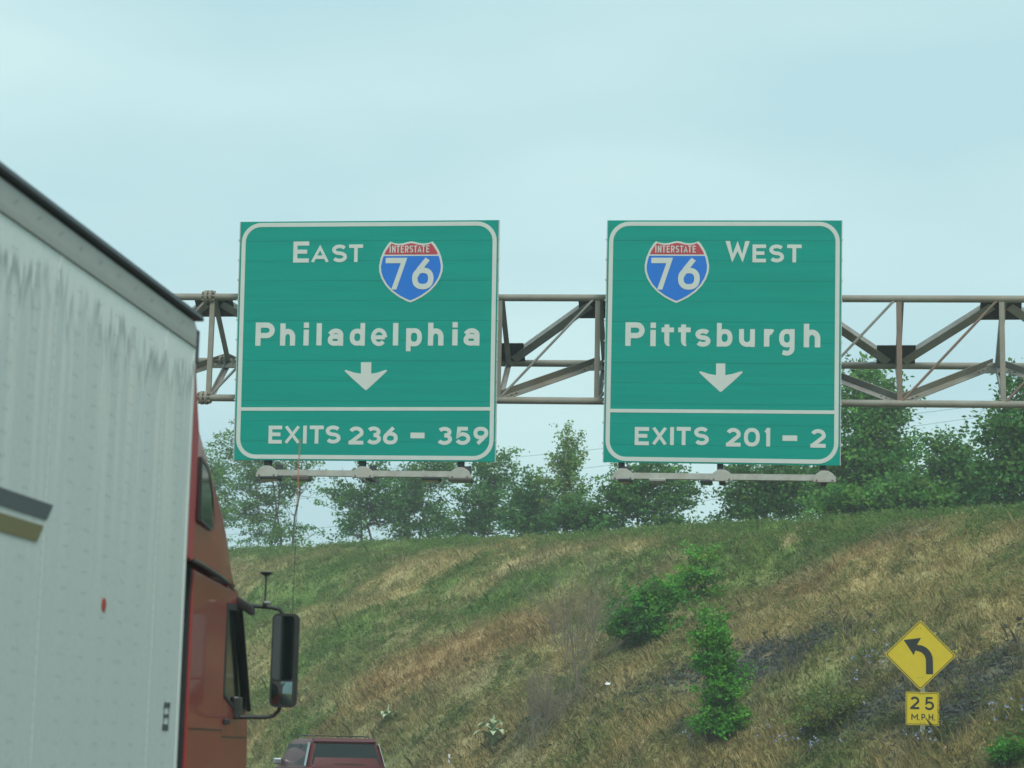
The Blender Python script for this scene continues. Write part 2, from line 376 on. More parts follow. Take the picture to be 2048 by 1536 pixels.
def cover(x, y):
    s, t = st(x, y)
    wx = x + (fbm(x * .5, y * .5, 3) - .5) * 3.2; wy = y + (fbm(x * .5 + 50, y * .5 + 9, 3) - .5) * 3.2
    W = {k: np.zeros_like(x) for k in PAL}
    # general mixture with streaks running along the contours
    W['b'] += .38
    W['y'] += .60 * fbm(x * .55 + 3, y * .45, 4)
    W['r'] += .24 * fbm(x * .45 + 30, y * .4 + 8, 4)
    W['g'] += .62 * fbm(x * .4 + 60, y * .35 + 30, 4) ** 1.2
    W['k'] += .25 * fbm(x * .6 + 90, y * .6 + 3, 4) ** 2
    W['g'] += .85 * smooth((s - 12.0) / 1.8)
    for k, cx, cy, ux, uy, rl, rw, w in BLOBS:
        dx = wx - cx; dy = wy - cy; a = dx * ux + dy * uy; c = dx * uy - dy * ux
        W[k] += w * np.exp(-((a / rl) ** 2 + (c / rw) ** 2))
    return W
def cover_colour(x, y, sharp=3.0, jit=None):
    W = cover(x, y); ks = list(PAL); A = np.stack([W[k] for k in ks], -1)
    A = A * (0.25 + 1.5 * np.stack([fbm(x * 1.5 + 11 * i, y * 1.5 + 5 * i, 4) for i in range(len(ks))], -1))
    if jit is not None: A = A * jit
    A = A ** sharp; A /= A.sum(-1, keepdims=True)
    return A @ np.array([PAL[k] for k in ks]), A, ks

def grid_axis(dense, lo, hi, step, far):
    a = np.arange(lo, hi + 1e-6, step)
    return np.concatenate([-np.geomspace(abs(far[0]), abs(lo) + 1, 22) if far[0] < 0 else [], a, np.geomspace(hi + 1, far[1], 22)])
xs = np.concatenate([-np.geomspace(900, 41, 20), np.arange(-40, 24.01, .4), np.geomspace(25, 900, 20)])
ys = np.concatenate([-np.geomspace(300, 13, 12), np.arange(-12, 28, 2.0), np.arange(28, 115.01, .4), np.geomspace(116, 900, 22)])
X, Y = np.meshgrid(xs, ys); Z = H(X, Y)
colr, _, _ = cover_colour(X.ravel(), Y.ravel(), 2.0)
sg, _ = st(X.ravel(), Y.ravel()); wgt = smooth((sg - 18) / 6)[:, None]; colr = colr * .8 * (1 - wgt) + np.array(PAL['g']) * wgt
ny, nx = X.shape; idx = np.arange(ny * nx).reshape(ny, nx)
F = np.stack([idx[:-1, :-1], idx[:-1, 1:], idx[1:, 1:], idx[1:, :-1]], -1).reshape(-1, 4)
g = np_mesh('ground', np.stack([X, Y, Z], -1).reshape(-1, 3), F, MAT['soil'], colr)
g.data.polygons.foreach_set('use_smooth', [True] * len(g.data.polygons)); tag(g, kind='structure')

# road: straight towards +Y, then bending left parallel to the toe of the bank
def road_path():
    pts = []; p = Vector((-0.3, -60.0)); a = 0.0
    for i in range(125):
        pts.append((p.copy(), a)); p += Vector((-sin(a), cos(a))) * 1.5
        if p.y > 20: a = min(a + radians(2.5), radians(50.4))
    return pts
RP = road_path()
def strip(o0, o1, z, seg=None):
    m = MB()
    for i in range(len(RP) - 1):
        if seg and not seg(i): continue
        q = []
        for (p, a) in (RP[i], RP[i + 1]):
            n = Vector((cos(a), sin(a)))
            q += [(p.x + n.x * o0, p.y + n.y * o0, z), (p.x + n.x * o1, p.y + n.y * o1, z)]
        m.add(q, [(0, 1, 3, 2)])
    return m
tag(strip(-9.5, 4.2, .006).build('road', MAT['asphalt'], fix=False), kind='structure')
for o0, o1, sg_ in ((2.0, 2.14, None), (-1.9, -1.78, lambda i: i % 8 < 2), (-5.7, -5.58, lambda i: i % 8 < 2), (-9.2, -9.06, None)):
    tag(strip(o0, o1, .010, sg_).build('road_marking', MAT['line'], fix=False), kind='structure')

# ------------------------------------------------------------------ gantry truss
GY, GB = 31.0, 32.0                      # front and back chord planes
DX, X0 = 1.494, -8.576
def gx(i): return X0 + DX * i
def zt(x): return 8.303 - 0.0082 * (x + 4.1)
def zb(x): return 6.722 - 0.0078 * (x + 4.1)
def zm(x): return 7.45 - 0.008 * (x + 1.0)
I0, I1 = -4, 12
gan = empty('sign_gantry', (gx(I0), GY + .5, 0), 0, 'weathered steel tube truss gantry spanning the road behind both green signs', 'gantry')
GO = Vector(gan.location)
def gl(p): return tuple(Vector(p) - GO)
def gtube(name, a, b, r, m='tube', n=14):
    mb = MB(); mb.tube([gl(a), gl(b)], r, n); return mb.build(name, MAT[m], gan, smooth=True)
xa, xb = gx(I0), gx(I1)
xs_ = gx(0) - .06                         # splice
for nm, zf, yy in (('top_chord', zt, GY), ('bottom_chord', zb, GY), ('back_chord', zm, GB)):
    for a, b in ((xa, xs_), (xs_, xb)):
        gtube(nm, (a, yy, zf(a)), (b, yy, zf(b)), .054)
    mb = MB()
    for dx in (-.035, .035):
        mb.tube([gl((xs_ + dx - .022, yy, zf(xs_))), gl((xs_ + dx + .022, yy, zf(xs_)))], .105, 16)
    for k in range(8):
        a = 2 * pi * k / 8
        mb.tube([gl((xs_ - .10, yy + cos(a) * .08, zf(xs_) + sin(a) * .08)), gl((xs_ + .10, yy + cos(a) * .08, zf(xs_) + sin(a) * .08))], .014, 6)
    mb.build('splice_flange', MAT['tube'], gan)
def L_angle(mb, a, b, w, up, flip=1):
    a, b = Vector(a), Vector(b); d = (b - a).normalized(); sd = d.cross(Vector(up)).normalized(); u = sd.cross(d)
    mb.bar(a, b, w, .012, u)                     # flat leg
    mb.bar(a + sd * (w / 2) * flip + u * (w / 2 - .01), b + sd * (w / 2) * flip + u * (w / 2 - .01), .012, w - .01, u)
def bolts(mb, a, b, n0, step, u, off):
    a, b = Vector(a), Vector(b); d = (b - a).normalized()
    for k in range(n0):
        for e, s_ in ((a, 1), (b, -1)):
            c = e + d * s_ * (.16 + k * step) + Vector(u) * off; mb.tube([c - Vector(u) * .02, c + Vector(u) * .018], .017, 6)
for i in range(I0, I1 + 1):
    x = gx(i)
    T, B_, K = Vector((x, GY, zt(x))), Vector((x, GY, zb(x))), Vector((x, GB, zm(x)))
    mb = MB(); mb.bar(gl(T), gl(B_), .075, .06, (0, 1, 0)); mb.build('vertical', MAT['rusty' if i in (7, 9) else 'tube'], gan)
    mb = MB(); L_angle(mb, gl(T), gl(K), .09, (1, 0, 0)); mb.build('cross_strut', MAT['angle'], gan)
    mb = MB(); L_angle(mb, gl(B_), gl(K), .08, (1, 0, 0)); mb.build('cross_strut', MAT['angle'], gan)
    if i < I1:
        x2 = gx(i + 1)
        mb = MB(); mb.tube([gl((x + .03, GY - .02, zb(x) + .03)), gl((x2 - .07, GY - .02, zt(x2) - .03))], .021, 8); mb.build('thin_brace', MAT['rusty' if i in (7, 8) else 'angle'], gan)
        T2, B2, K2 = Vector((x2, GY, zt(x2))), Vector((x2, GY, zb(x2))), Vector((x2, GB, zm(x2)))
        # upper plane: top nodes on even i, back nodes on odd i; lower plane: bottom nodes odd, back nodes even
        a, b = (T, K2) if i % 2 == 0 else (K, T2); q_d = (b - a).normalized(); a = a + q_d * .16 + Vector((0, 0, -.03)); b = b - q_d * .16 + Vector((0, 0, -.03))
        upn = Vector((0, -(zt(x) - zm(x)), -1)).normalized() * -1
        mb = MB(); L_angle(mb, gl(a), gl(b), .125, upn); mb.build('upper_diagonal', MAT['angle'], gan)
        a, b = (B_, K2) if i % 2 else (K, B2)
        lpn = Vector((0, -(zm(x) - zb(x)), 1)).normalized()
        mb = MB(); L_angle(mb, gl(a), gl(b), .125, lpn, -1); ob = mb.build('lower_diagonal', MAT['tube' if i % 2 else 'angle'], gan)
        mb = MB(); bolts(mb, gl(a), gl(b), 3, .09, lpn, -.004); mb.build('bolts', MAT['bolt'], ob, kind='stuff')
    # gusset plates
    if i % 2 == 0: c, nrm = T + (K - T) * .16, 'top'
    else: c, nrm = K + (T - K) * .17, 'back'
    d = (K - T).normalized(); R = Matrix((Vector((1, 0, 0)), d, Vector((1, 0, 0)).cross(d))).transposed()
    mb = MB(); mb.box(gl(c), (.60 if nrm == 'top' else .58, .36, .014), R)
    mb.build('gusset_plate', MAT['gusset'], gan)
    c = (K + (B_ - K) * .12) if i % 2 == 0 else (B_ + (K - B_) * .12)
    d = (K - B_).normalized(); R = Matrix((Vector((1, 0, 0)), d, Vector((1, 0, 0)).cross(d))).transposed()
    mb = MB(); mb.box(gl(c), (.44, .16, .012), R); mb.build('gusset_plate', MAT['tube'], gan)
for x in (xa, xb):
    for yy in (GY, GB):
        h = Hs(x, yy)
        mb = MB(); mb.tube([gl((x, yy, h - .2)), gl((x, yy, 8.7 if yy == GY else 8.0))], .16, 16); mb.build('column', MAT['tube'], gan, smooth=True)
    mb = MB()
    for z in (2.0, 4.2, 6.4): mb.bar(gl((x, GY, z)), gl((x, GB, z + 1)), .06, .06)
    mb.build('column_lacing', MAT['angle'], gan)

# ------------------------------------------------------------------ lettering (stroke built, highway style)
def arc(cx, cy, rx, ry, a0, a1, n=12):
    return [(cx + rx * cos(radians(a0 + (a1 - a0) * k / n)), cy + ry * sin(radians(a0 + (a1 - a0) * k / n))) for k in range(n + 1)]
def sup(cx, cy, rx, ry, n=24):
    return [(cx + rx * math.copysign(abs(cos(2 * pi * k / n)) ** .85, cos(2 * pi * k / n)), cy + ry * math.copysign(abs(sin(2 * pi * k / n)) ** .85, sin(2 * pi * k / n))) for k in range(n)]
# stroke: (points, closed, cap extend)
S_ = arc(.5, .755, .5, .245, 28, 270, 14) + arc(.5, .255, .5, .255, 90, -152, 14)[1:]
G = {
 'E': [([(0, 0), (0, 1)], 0, 1), ([(0, 1), (1, 1)], 0, 1), ([(0, .52), (.84, .52)], 0, 1), ([(0, 0), (1, 0)], 0, 1)],
 'A': [([(-.04, -.12), (.5, 1.0), (1.04, -.12)], 0, 0), ([(.2, .24), (.8, .24)], 0, 0)],
 'S': [(S_, 0, 0)], 's': [(S_, 0, 0)],
 'T': [([(.5, 0), (.5, 1)], 0, 1), ([(0, 1), (1, 1)], 0, 1)],
 'W': [([(0, 1.1), (.24, 0), (.5, .9), (.76, 0), (1, 1.1)], 0, 1)],
 'X': [([(-.06, -.1), (1.06, 1.1)], 0, 0), ([(-.06, 1.1), (1.06, -.1)], 0, 0)],
 'I': [([(.5, 0), (.5, 1)], 0, 1)], 'l': [([(.5, 0), (.5, 1)], 0, 1)],
 'P': [([(0, 0), (0, 1)], 0, 1), ([(0, 1), (.6, 1)] + arc(.6, .71, .4, .29, 90, -90)[1:] + [(0, .42)], 0, 0)],
 'R': [([(0, 0), (0, 1)], 0, 1), ([(0, 1), (.6, 1)] + arc(.6, .73, .4, .27, 90, -90)[1:] + [(0, .46)], 0, 0), ([(.5, .46), (1.03, -.1)], 0, 0)],
 'N': [([(0, 0), (0, 1)], 0, 1), ([(0, 1), (1, 0)], 0, 1), ([(1, 0), (1, 1)], 0, 1)],
 'M': [([(0, 0), (0, 1)], 0, 1), ([(0, 1), (.5, .3), (1, 1)], 0, 1), ([(1, 0), (1, 1)], 0, 1)],
 'H': [([(0, 0), (0, 1)], 0, 1), ([(0, .5), (1, .5)], 0, 0), ([(1, 0), (1, 1)], 0, 1)],
 '.': [([(.5, 0), (.5, .3)], 0, 1)], '-': [([(0, .5), (1, .5)], 0, 1)],
 'h': [([(0, 0), (0, 1)], 0, 1), (arc(.5, .36, .5, .32, 180, 0) + [(1, 0)], 0, 1)],
 'i': [([(.5, 0), (.5, .60)], 0, 1), ([(.5, .992), (.5, 1)], 0, 1)],
 'a': [(arc(.52, .68, .48, .32, 148, 0, 10) + [(1, 0)], 0, 1), (sup(.47, .28, .47, .28), 1, 0)],
 'd': [([(1, 0), (1, 1)], 0, 1), (sup(.5, .34, .5, .34), 1, 0)],
 'b': [([(0, 0), (0, 1)], 0, 1), (sup(.5, .34, .5, .34), 1, 0)],
 'p': [([(0, 0), (0, 1)], 0, 1), (sup(.5, .63, .5, .37), 1, 0)],
 'e': [([(0, .48), (1, .48)], 0, 0), (arc(.5, .5, .5, .5, -3, 318, 24), 0, 0)],
 't': [([(.38, 1), (.38, .2)] + arc(.66, .2, .28, .2, 180, 285, 6)[1:], 0, 0), ([(0, .72), (1, .72)], 0, 1)],
 'u': [([(0, 1), (0, .4)] + arc(.5, .4, .5, .4, 180, 360)[1:], 0, 1), ([(1, 1), (1, 0)], 0, 1)],
 'r': [([(0, 0), (0, 1)], 0, 1), (arc(.72, .5, .72, .5, 180, 62, 9), 0, 0)],
 'g': [(sup(.5, .69, .5, .31), 1, 0), ([(1, 1), (1, .22)] + arc(.5, .22, .5, .22, 0, -110, 8)[1:], 0, 1)],
 '0': [(sup(.5, .5, .5, .5), 1, 0)],
 '1': [([(1, 0), (1, 1)], 0, 1), ([(1, 1), (.1, .8)], 0, 0)],
 '2': [(arc(.5, .70, .5, .30, 158, -22, 14) + [(0, 0)], 0, 0), ([(0, 0), (1, 0)], 0, 1)],
 '3': [(arc(.47, .765, .47, .235, 152, -90, 14), 0, 0), (arc(.47, .265, .53, .265, 90, -154, 14), 0, 0)],
 '5': [([(.93, 1), (.13, 1), (.08, .53)] + arc(.46, .31, .54, .31, 128, -154, 16)[0:], 0, 0)],
 '6': [(sup(.5, .31, .5, .31), 1, 0), ([(.78, 1.06), (.30, .68), (.03, .40)], 0, 0)],
 '9': [(sup(.5, .69, .5, .31), 1, 0), ([(.22, -.06), (.70, .32), (.97, .60)], 0, 0)],
 '7': [([(0, 1), (1, 1), (.42, -.1)], 0, 1)],
}
def glyph(mb, ch, x0, x1, z0, z1, t, fr, w0, th=.004):
    """letter ch filling [x0,x1]x[z0,z1] with stroke width t; fr maps (u, v, w) to a point"""
    ix0, ix1 = x0 + t / 2, x1 - t / 2
    if ix1 < ix0: ix0 = ix1 = (x0 + x1) / 2
    iz0, iz1 = z0 + t / 2, z1 - t / 2
    clampx = lambda u: min(max(u, min(x0, ix0 - t / 2)), max(x1, ix1 + t / 2)); clampz = lambda v: min(max(v, z0), z1)
    for k, (pts, closed, ext) in enumerate(G[ch]):
        P = [Vector((ix0 + (ix1 - ix0) * a, iz0 + (iz1 - iz0) * b)) for a, b in pts]
        if ch == '-': t_ = z1 - z0; P = [Vector((x0 + t_ / 2, (z0 + z1) / 2)), Vector((x1 - t_ / 2, (z0 + z1) / 2))]
        else: t_ = t
        n = len(P)
        if ext and not closed:
            P[0] = P[0] - (P[1] - P[0]).normalized() * t_ / 2; P[-1] = P[-1] + (P[-1] - P[-2]).normalized() * t_ / 2
        Lf, Rt = [], []
        for i in range(n):
            a = P[i - 1] if (i > 0 or closed) else None; b = P[(i + 1) % n] if (i < n - 1 or closed) else None
            d0 = (P[i] - a).normalized() if a is not None and (P[i] - a).length > 1e-6 else None
            d1 = (b - P[i]).normalized() if b is not None and (b - P[i]).length > 1e-6 else None
            if d0 is None: d0 = d1
            if d1 is None: d1 = d0
            m = (d0 + d1)
            if m.length < 1e-4: m = d1.copy()
            m.normalize(); nn = Vector((-m.y, m.x)); c = max(.45, nn.dot(Vector((-d1.y, d1.x))))
            o = t_ / 2 / c; Lf.append(P[i] + nn * o); Rt.append(P[i] - nn * o)
        w = w0 + .0005 * k
        cl = lambda p: (clampx(p.x), clampz(p.y))
        Lf = [cl(p) for p in Lf]; Rt = [cl(p) for p in Rt]
        vs = [fr(*p, w + th) for p in Lf] + [fr(*p, w + th) for p in Rt] + [fr(*p, w) for p in Lf] + [fr(*p, w) for p in Rt]
        fs = []
        for i in range(n if closed else n - 1):
            j = (i + 1) % n
            fs += [(i, j, n + j, n + i), (2 * n + i, 2 * n + j, j, i), (n + i, n + j, 3 * n + j, 3 * n + i)]
        if not closed: fs += [(0, n, 3 * n, 2 * n), (n - 1, 3 * n - 1, 4 * n - 1, 2 * n - 1)]
        mb.add(vs, fs)

SH = [(.5, 0), (.44, .012), (.37, .032), (.30, .038), (.23, .028), (.17, .004), (.13, .05), (.07, .15), (.025, .27), (0, .40), (.008, .50), (.045, .61), (.11, .72), (.20, .82), (.32, .91), (.42, .965), (.5, 1)]
SH = SH + [(1 - a, b) for a, b in SH[-2:0:-1]]

def make_sign(label, cx, cz, w, h, tilt, roll, corners, texts, shield_box, arrow, div, rows, aged):
    """corners: photo positions of TL, TR, BL, BR used to read off where the print sits on the panel"""
    root = empty('highway_sign', (cx, 30.6, cz), 0, label, 'road sign', 'green overhead highway signs')
    root.rotation_euler = (tilt, -roll, 0)
    fr = lambda u, v, q: (u, -q, v)
    TL, TR, BL, BR = [Vector(c) for c in corners]
    def loc(px, py):
        v = (py - TL.y) / (BL.y - TL.y)
        for _ in range(5):
            l = TL.lerp(BL, v); r_ = TR.lerp(BR, v); u = (px - l.x) / (r_.x - l.x)
            t_ = TL.lerp(TR, u); b_ = BL.lerp(BR, u); v = (py - t_.y) / (b_.y - t_.y)
        return (u - .5) * w, (.5 - v) * h
    # planks
    n = 12; ph = .305; z = h / 2
    k = 0
    while z > -h / 2 + .01:
        z2 = max(z - ph, -h / 2)
        mb = MB(); mb.bbox((-w / 2, -.012 + .001 * (k % 2) - .001, z2 + .0009), (w / 2, .03, z - .0009))
        mb.build('plank', MAT['green2' if (k * 7 + aged) % 5 in (1, 3) else 'green'], root, bevel=.0016)
        z = z2; k += 1
    for sx in (-1, 1):
        mb = MB(); mb.bbox((sx * (w / 2 + .0075) - .0065, -.016, -h / 2), (sx * (w / 2 + .0075) + .0065, .035, h / 2))
        for q in range(12):
            zz = h / 2 - .305 * q - .29; 
            if zz > -h / 2: mb.bbox((sx * (w / 2 + .014) - .016, -.024, zz - .012), (sx * (w / 2 + .014) + .010, -.0155, zz + .012))
        mb.build('edge_trim', MAT['alu'], root)
    # border
    bw, ins, rad = .062, .022, .30
    def rr(i_, r_):
        hw, hh = w / 2 - i_, h / 2 - i_; o = []
        for sx, sz, a0 in ((1, 1, 0), (-1, 1, 90), (-1, -1, 180), (1, -1, 270)):
            o += [(sx * (hw - r_) + r_ * cos(radians(a0 + 90 * q / 8)), sz * (hh - r_) + r_ * sin(radians(a0 + 90 * q / 8))) for q in range(9)]
        return o
    A, B2 = rr(ins, rad), rr(ins + bw, rad - bw); nn = len(A)
    mb = MB(); mb.add([fr(*p, .0165) for p in A] + [fr(*p, .0165) for p in B2] + [fr(*p, .012) for p in A] + [fr(*p, .012) for p in B2],
        [f for i in range(nn) for f in ((i, (i + 1) % nn, nn + (i + 1) % nn, nn + i), (2 * nn + i, 2 * nn + (i + 1) % nn, (i + 1) % nn, i), (nn + i, nn + (i + 1) % nn, 3 * nn + (i + 1) % nn, 3 * nn + i))])
    mb.build('border', MAT['white'], root)
    u0_, v0_ = loc(corners[0][0] + 2, div[0]); u1_, v1_ = loc(corners[1][0] - 8, div[1]); hw = w / 2 - ins - bw
    mb = MB(); mb.prism([(-hw, v0_ - .026), (hw, v1_ - .026), (hw, v1_ + .026), (-hw, v0_ + .026)], fr, .0125, .0165); mb.build('divider_line', MAT['white'], root)
    # shield
    ax, az = loc(shield_box[0], shield_box[1]); bx, bz = loc(shield_box[2], shield_box[3])
    sp = lambda s, y0=None, y1=None: [(ax + (bx - ax) * (.5 + (p[0] - .5) * s), az + (bz - az) * (.46 + (p[1] - .46) * s)) for p in SH]
    sroot = MB().prism(sp(1), fr, .012, .018).build('route_shield', MAT['white'], root)
    def clip(poly, lim, keep_above):
        o = []
        for i in range(len(poly)):
            a, b = poly[i], poly[(i + 1) % len(poly)]; ia = (a[1] > lim) == keep_above; ib = (b[1] > lim) == keep_above
            if ia: o.append(a)
            if ia != ib: t = (lim - a[1]) / (b[1] - a[1]); o.append((a[0] + (b[0] - a[0]) * t, lim))
        return o
    inner = sp(.935)
    MB().prism(clip(inner, az + (bz - az) * .215, True), fr, .0185, .0205).build('shield_band', MAT['red'], sroot)
    MB().prism(clip(inner, az + (bz - az) * .24, False), fr, .0185, .0205).build('shield_field', MAT['blue'], sroot)
    # arrow
    a = [loc(*p) for p in arrow]
    MB().prism(a, fr, .0125, .0165).build('arrow', MAT['white'], root)
    for ch, x0, x1, y0, y1, t, on in texts:
        p, q = loc(x0, y1), loc(x1, y0); mb = MB()
        glyph(mb, ch, p[0], q[0], p[1], q[1], t, fr, .021 if on else .0125)
        mb.build('letter' if not ch.isdigit() else 'numeral', MAT['white'], sroot if on else root, fix=True)
    # hanger beams behind and struts below
    for px in rows:
        u, _ = loc(px, corners[2][1])
        mb = MB(); mb.bbox((u - .045, .035, -h / 2 - .17), (u + .045, .042, h / 2 - .1)); mb.bbox((u - .005, .0425, -h / 2 - .17), (u + .005, .15, h / 2 - .1)); mb.bbox((u - .045, .1505, -h / 2 - .17), (u + .045, .158, h / 2 - .1))
        mb.build('hanger_beam', MAT['gusset'], root)
        zt_ = 8.29 - cz; zb_ = 6.71 - cz
        mb = MB()
        for zz in (zt_, zb_): mb.bbox((u - .05, .1585, zz - .09), (u + .05, .345 + zz * .0, zz - .03))
        mb.build('clamp', MAT['bolt'], root)
    return root, loc

def word(chars, boxes, y0, y1, t, on=0):
    o = []
    for ch, b in zip(chars, boxes):
        yy0, yy1 = (b[2], b[3]) if len(b) > 2 else (y0, y1); o.append((ch, b[0], b[1], yy0, yy1, t, on))
    return o
def arrow_pts(cx, x0, x1, ytop, yw, ytip, hw):
    yj = yw + 5
    return [(cx - hw, ytop), (cx + hw, ytop), (cx + hw, yj + 2), (cx + hw + 14, yj - 0.5), (x1 - 2, yw - 1), (x1, yw + 1.5), (x1 - 14, yw + 15), (cx + 3, ytip - 2), (cx, ytip), (cx - 3, ytip - 2), (x0 + 14, yw + 15), (x0, yw + 1.5), (x0 + 2, yw - 1), (cx - hw - 14, yj - .5), (cx - hw, yj + 2)]
ISP = [(0, 2.3), (5, 12), (13.6, 20.4), (22.4, 28.6), (30.8, 38), (39.8, 47), (48.2, 55.2), (55.6, 64), (64.2, 71.2), (73.2, 79.6)]
east = (word('E', [(586, 618.5)], 482.5, 525, .064) + word('AST', [(622.5, 658.5), (664.5, 695), (698.5, 727)], 489.5, 525, .054)
      + word('Ph', [(511.5, 551), (561.5, 592.5, 647.5, 692)], 645.5, 692, .080) + word('il', [(608, 620.5, 646, 692), (634.5, 646, 647.5, 692)], 0, 0, .080)
      + word('a', [(657.5, 689)], 658.5, 692.8, .071) + word('d', [(701.5, 732.5)], 647.5, 692.8, .071) + word('e', [(744, 776.5)], 658, 693.8, .062)
      + word('l', [(787.5, 799.3)], 648, 693, .080) + word('p', [(814, 846)], 658.5, 704.5, .071) + word('h', [(857.5, 889)], 648, 693.5, .080)
      + word('i', [(905, 917.6)], 647, 693.5, .080) + word('a', [(928, 960)], 659.5, 694, .071)
      + word('EXITS', [(540.5, 568), (573, 604), (610, 617.5), (623, 651.5), (655, 685.5)], 852, 887.5, .056)
      + word('236', [(701, 731), (737, 766), (769.5, 799)], 854, 889.5, .057) + word('-', [(824, 852)], 866.3, 877.4, .08) + word('359', [(877, 906.5), (913, 942.5), (948, 977.5)], 855, 890.5, .057)
      + word('76', [(772, 816), (825.5, 869)], 517.5, 581, .082, 1)
      + word('INTERSTATE', [(780.5 + a, 780.5 + b) for a, b in ISP], 493, 507, .0155, 1))
west = (word('W', [(1452, 1501.5)], 483, 526, .078) + word('EST', [(1506.5, 1534), (1540, 1570), (1575.5, 1605)], 490, 526, .054)
      + word('P', [(1251, 1290.5)], 646.5, 693.5, .080) + word('i', [(1301, 1313.5)], 647, 694, .080) + word('tt', [(1324, 1349.5), (1357.5, 1383)], 646, 694, .072)
      + word('s', [(1392, 1423)], 659.5, 695, .068) + word('b', [(1435, 1467)], 648, 695, .071) + word('u', [(1479.5, 1511.5)], 660, 695.5, .071) + word('r', [(1529, 1552)], 660, 695, .08)
      + word('g', [(1559, 1590.5)], 660, 713, .071) + word('h', [(1608, 1641.5)], 649.5, 696.5, .080)
      + word('EXITS', [(1271, 1300), (1306, 1336), (1342, 1350), (1355, 1383.5), (1390, 1420)], 855, 890.5, .056)
      + word('201', [(1453.5, 1483), (1489, 1521), (1528, 1541.5)], 857, 893.5, .057) + word('-', [(1565.5, 1594.7)], 872, 882.5, .08) + word('2', [(1620.5, 1651)], 859.5, 896, .057)
      + word('76', [(1302.5, 1347), (1357, 1401.5)], 517, 581, .082, 1)
      + word('INTERSTATE', [(1311 + a * 1.03, 1311 + b * 1.03) for a, b in ISP], 492.5, 506.5, .0155, 1))
make_sign('green overhead sign reading East 76 Philadelphia with down arrow, Exits 236 - 359', -6.062, 7.5708, 3.97, 3.646, .07, -.003,
          [(479, 441), (997, 443), (472, 920), (990, 924)], east, (760, 484, 886, 607.5), arrow_pts(735, 692, 777, 726, 742, 782, 10.3), (818.5, 819.5), (537, 727, 922), 0)
make_sign('green overhead sign reading West 76 Pittsburgh with down arrow, Exits 201 - 2', -.7144, 7.538, 3.45, 3.622, .07, -.0105,
          [(1214.6, 441.2), (1684.4, 441), (1209, 924), (1678, 931.7)], west, (1290, 483, 1419, 608), arrow_pts(1443, 1400, 1487, 728.5, 745, 785.5, 9.2), (822, 826), (1244, 1442, 1645), 2)

# light racks: channel carried on brackets below and in front of each sign
def light_rack(label, rows, y0, y1, xl, xr, lamps):
    YF = 29.9
    c = at_y((xl + xr) / 2, (y0 + y1) / 2, YF)
    root = empty('sign_light_rack', c, 0, label, 'light rack', 'light racks below the signs')
    P = lambda px, py: at_y(px, py, YF) - c
    yv = lambda px: y0 + (y1 - y0) * (px - xl) / (xr - xl)
    a, b = P(xl, y0), P(xr, y1)
    mb = MB(); mb.bar(a, b, .012, .082, (0, 0, 1)); mb.bar(a + Vector((0, .03, .041)), b + Vector((0, .03, .041)), .06, .008); mb.bar(a + Vector((0, .03, -.041)), b + Vector((0, .03, -.041)), .06, .008)
    mb.build('rail', MAT['rack'], root)
    for px in rows:
        q = P(px, yv(px)); w_ = .16
        poly = [(-w_, -.07), (w_, -.07), (w_, -.02), (.12, .05), (.05, .095), (-.05, .095), (-.12, .05), (-w_, -.02)]
        mb = MB(); mb.prism(poly, lambda u, v, t: (q.x + u, q.y - .012 - t, q.z + v), 0, .05); br = mb.build('bracket_cover', MAT['rack'], root, bevel=.008)
        mb = MB(); mb.bbox((q.x - .045, q.y + .05, q.z - .03), (q.x + .045, q.y + .75, q.z + .04)); mb.bbox((q.x - .05, q.y + .68, q.z + .041), (q.x + .05, q.y + .75, q.z + .21)); mb.build('support_arm', MAT['gusset'], root)
        for u in (-.11, .11): mb = MB(); mb.tube([(q.x + u, q.y - .06, q.z - .045), (q.x + u, q.y - .075, q.z - .045)], .014, 6); mb.build('bolt', MAT['bolt'], br)
    for x0, x1, ya, yb, mm in lamps:
        A, B_ = P(x0, ya), P(x1, yb); w = B_.x - A.x; d = max(.05, A.z - B_.z)
        mb = MB(); cx_ = (A.x + B_.x) / 2; zt_ = A.z
        mb.loft([[(cx_ + sx * w / 2 * f, sy * .13 * f + .05, z) for sx, sy in ((-1, -1), (1, -1), (1, 1), (-1, 1))] for z, f in ((zt_, .75), (zt_ - d * .35, 1), (zt_ - d, .92))])
        lm = mb.build('luminaire', MAT[mm], root, bevel=.006)
        mb = MB(); mb.bbox((cx_ - w * .4, -.06, zt_ - d - .006), (cx_ + w * .4, .16, zt_ - d - .001)); mb.build('lens', MAT['glass'], lm)
    return root
light_rack('steel light rack with rounded brackets hanging below the Philadelphia sign', (535, 727, 921), 945, 949, 518, 938,
           [(520, 560, 952, 959, 'gusset'), (583, 620, 950.5, 960.5, 'bolt'), (843, 880, 954, 960, 'gusset'), (897, 945, 955, 963, 'bolt')])
light_rack('steel light rack with rounded brackets hanging below the Pittsburgh sign', (1246, 1443, 1649), 951, 956, 1229, 1668,
           [(1236, 1264, 957, 964, 'gusset'), (1298, 1332, 957, 962, 'rack'), (1400, 1425, 960, 963, 'gusset')])
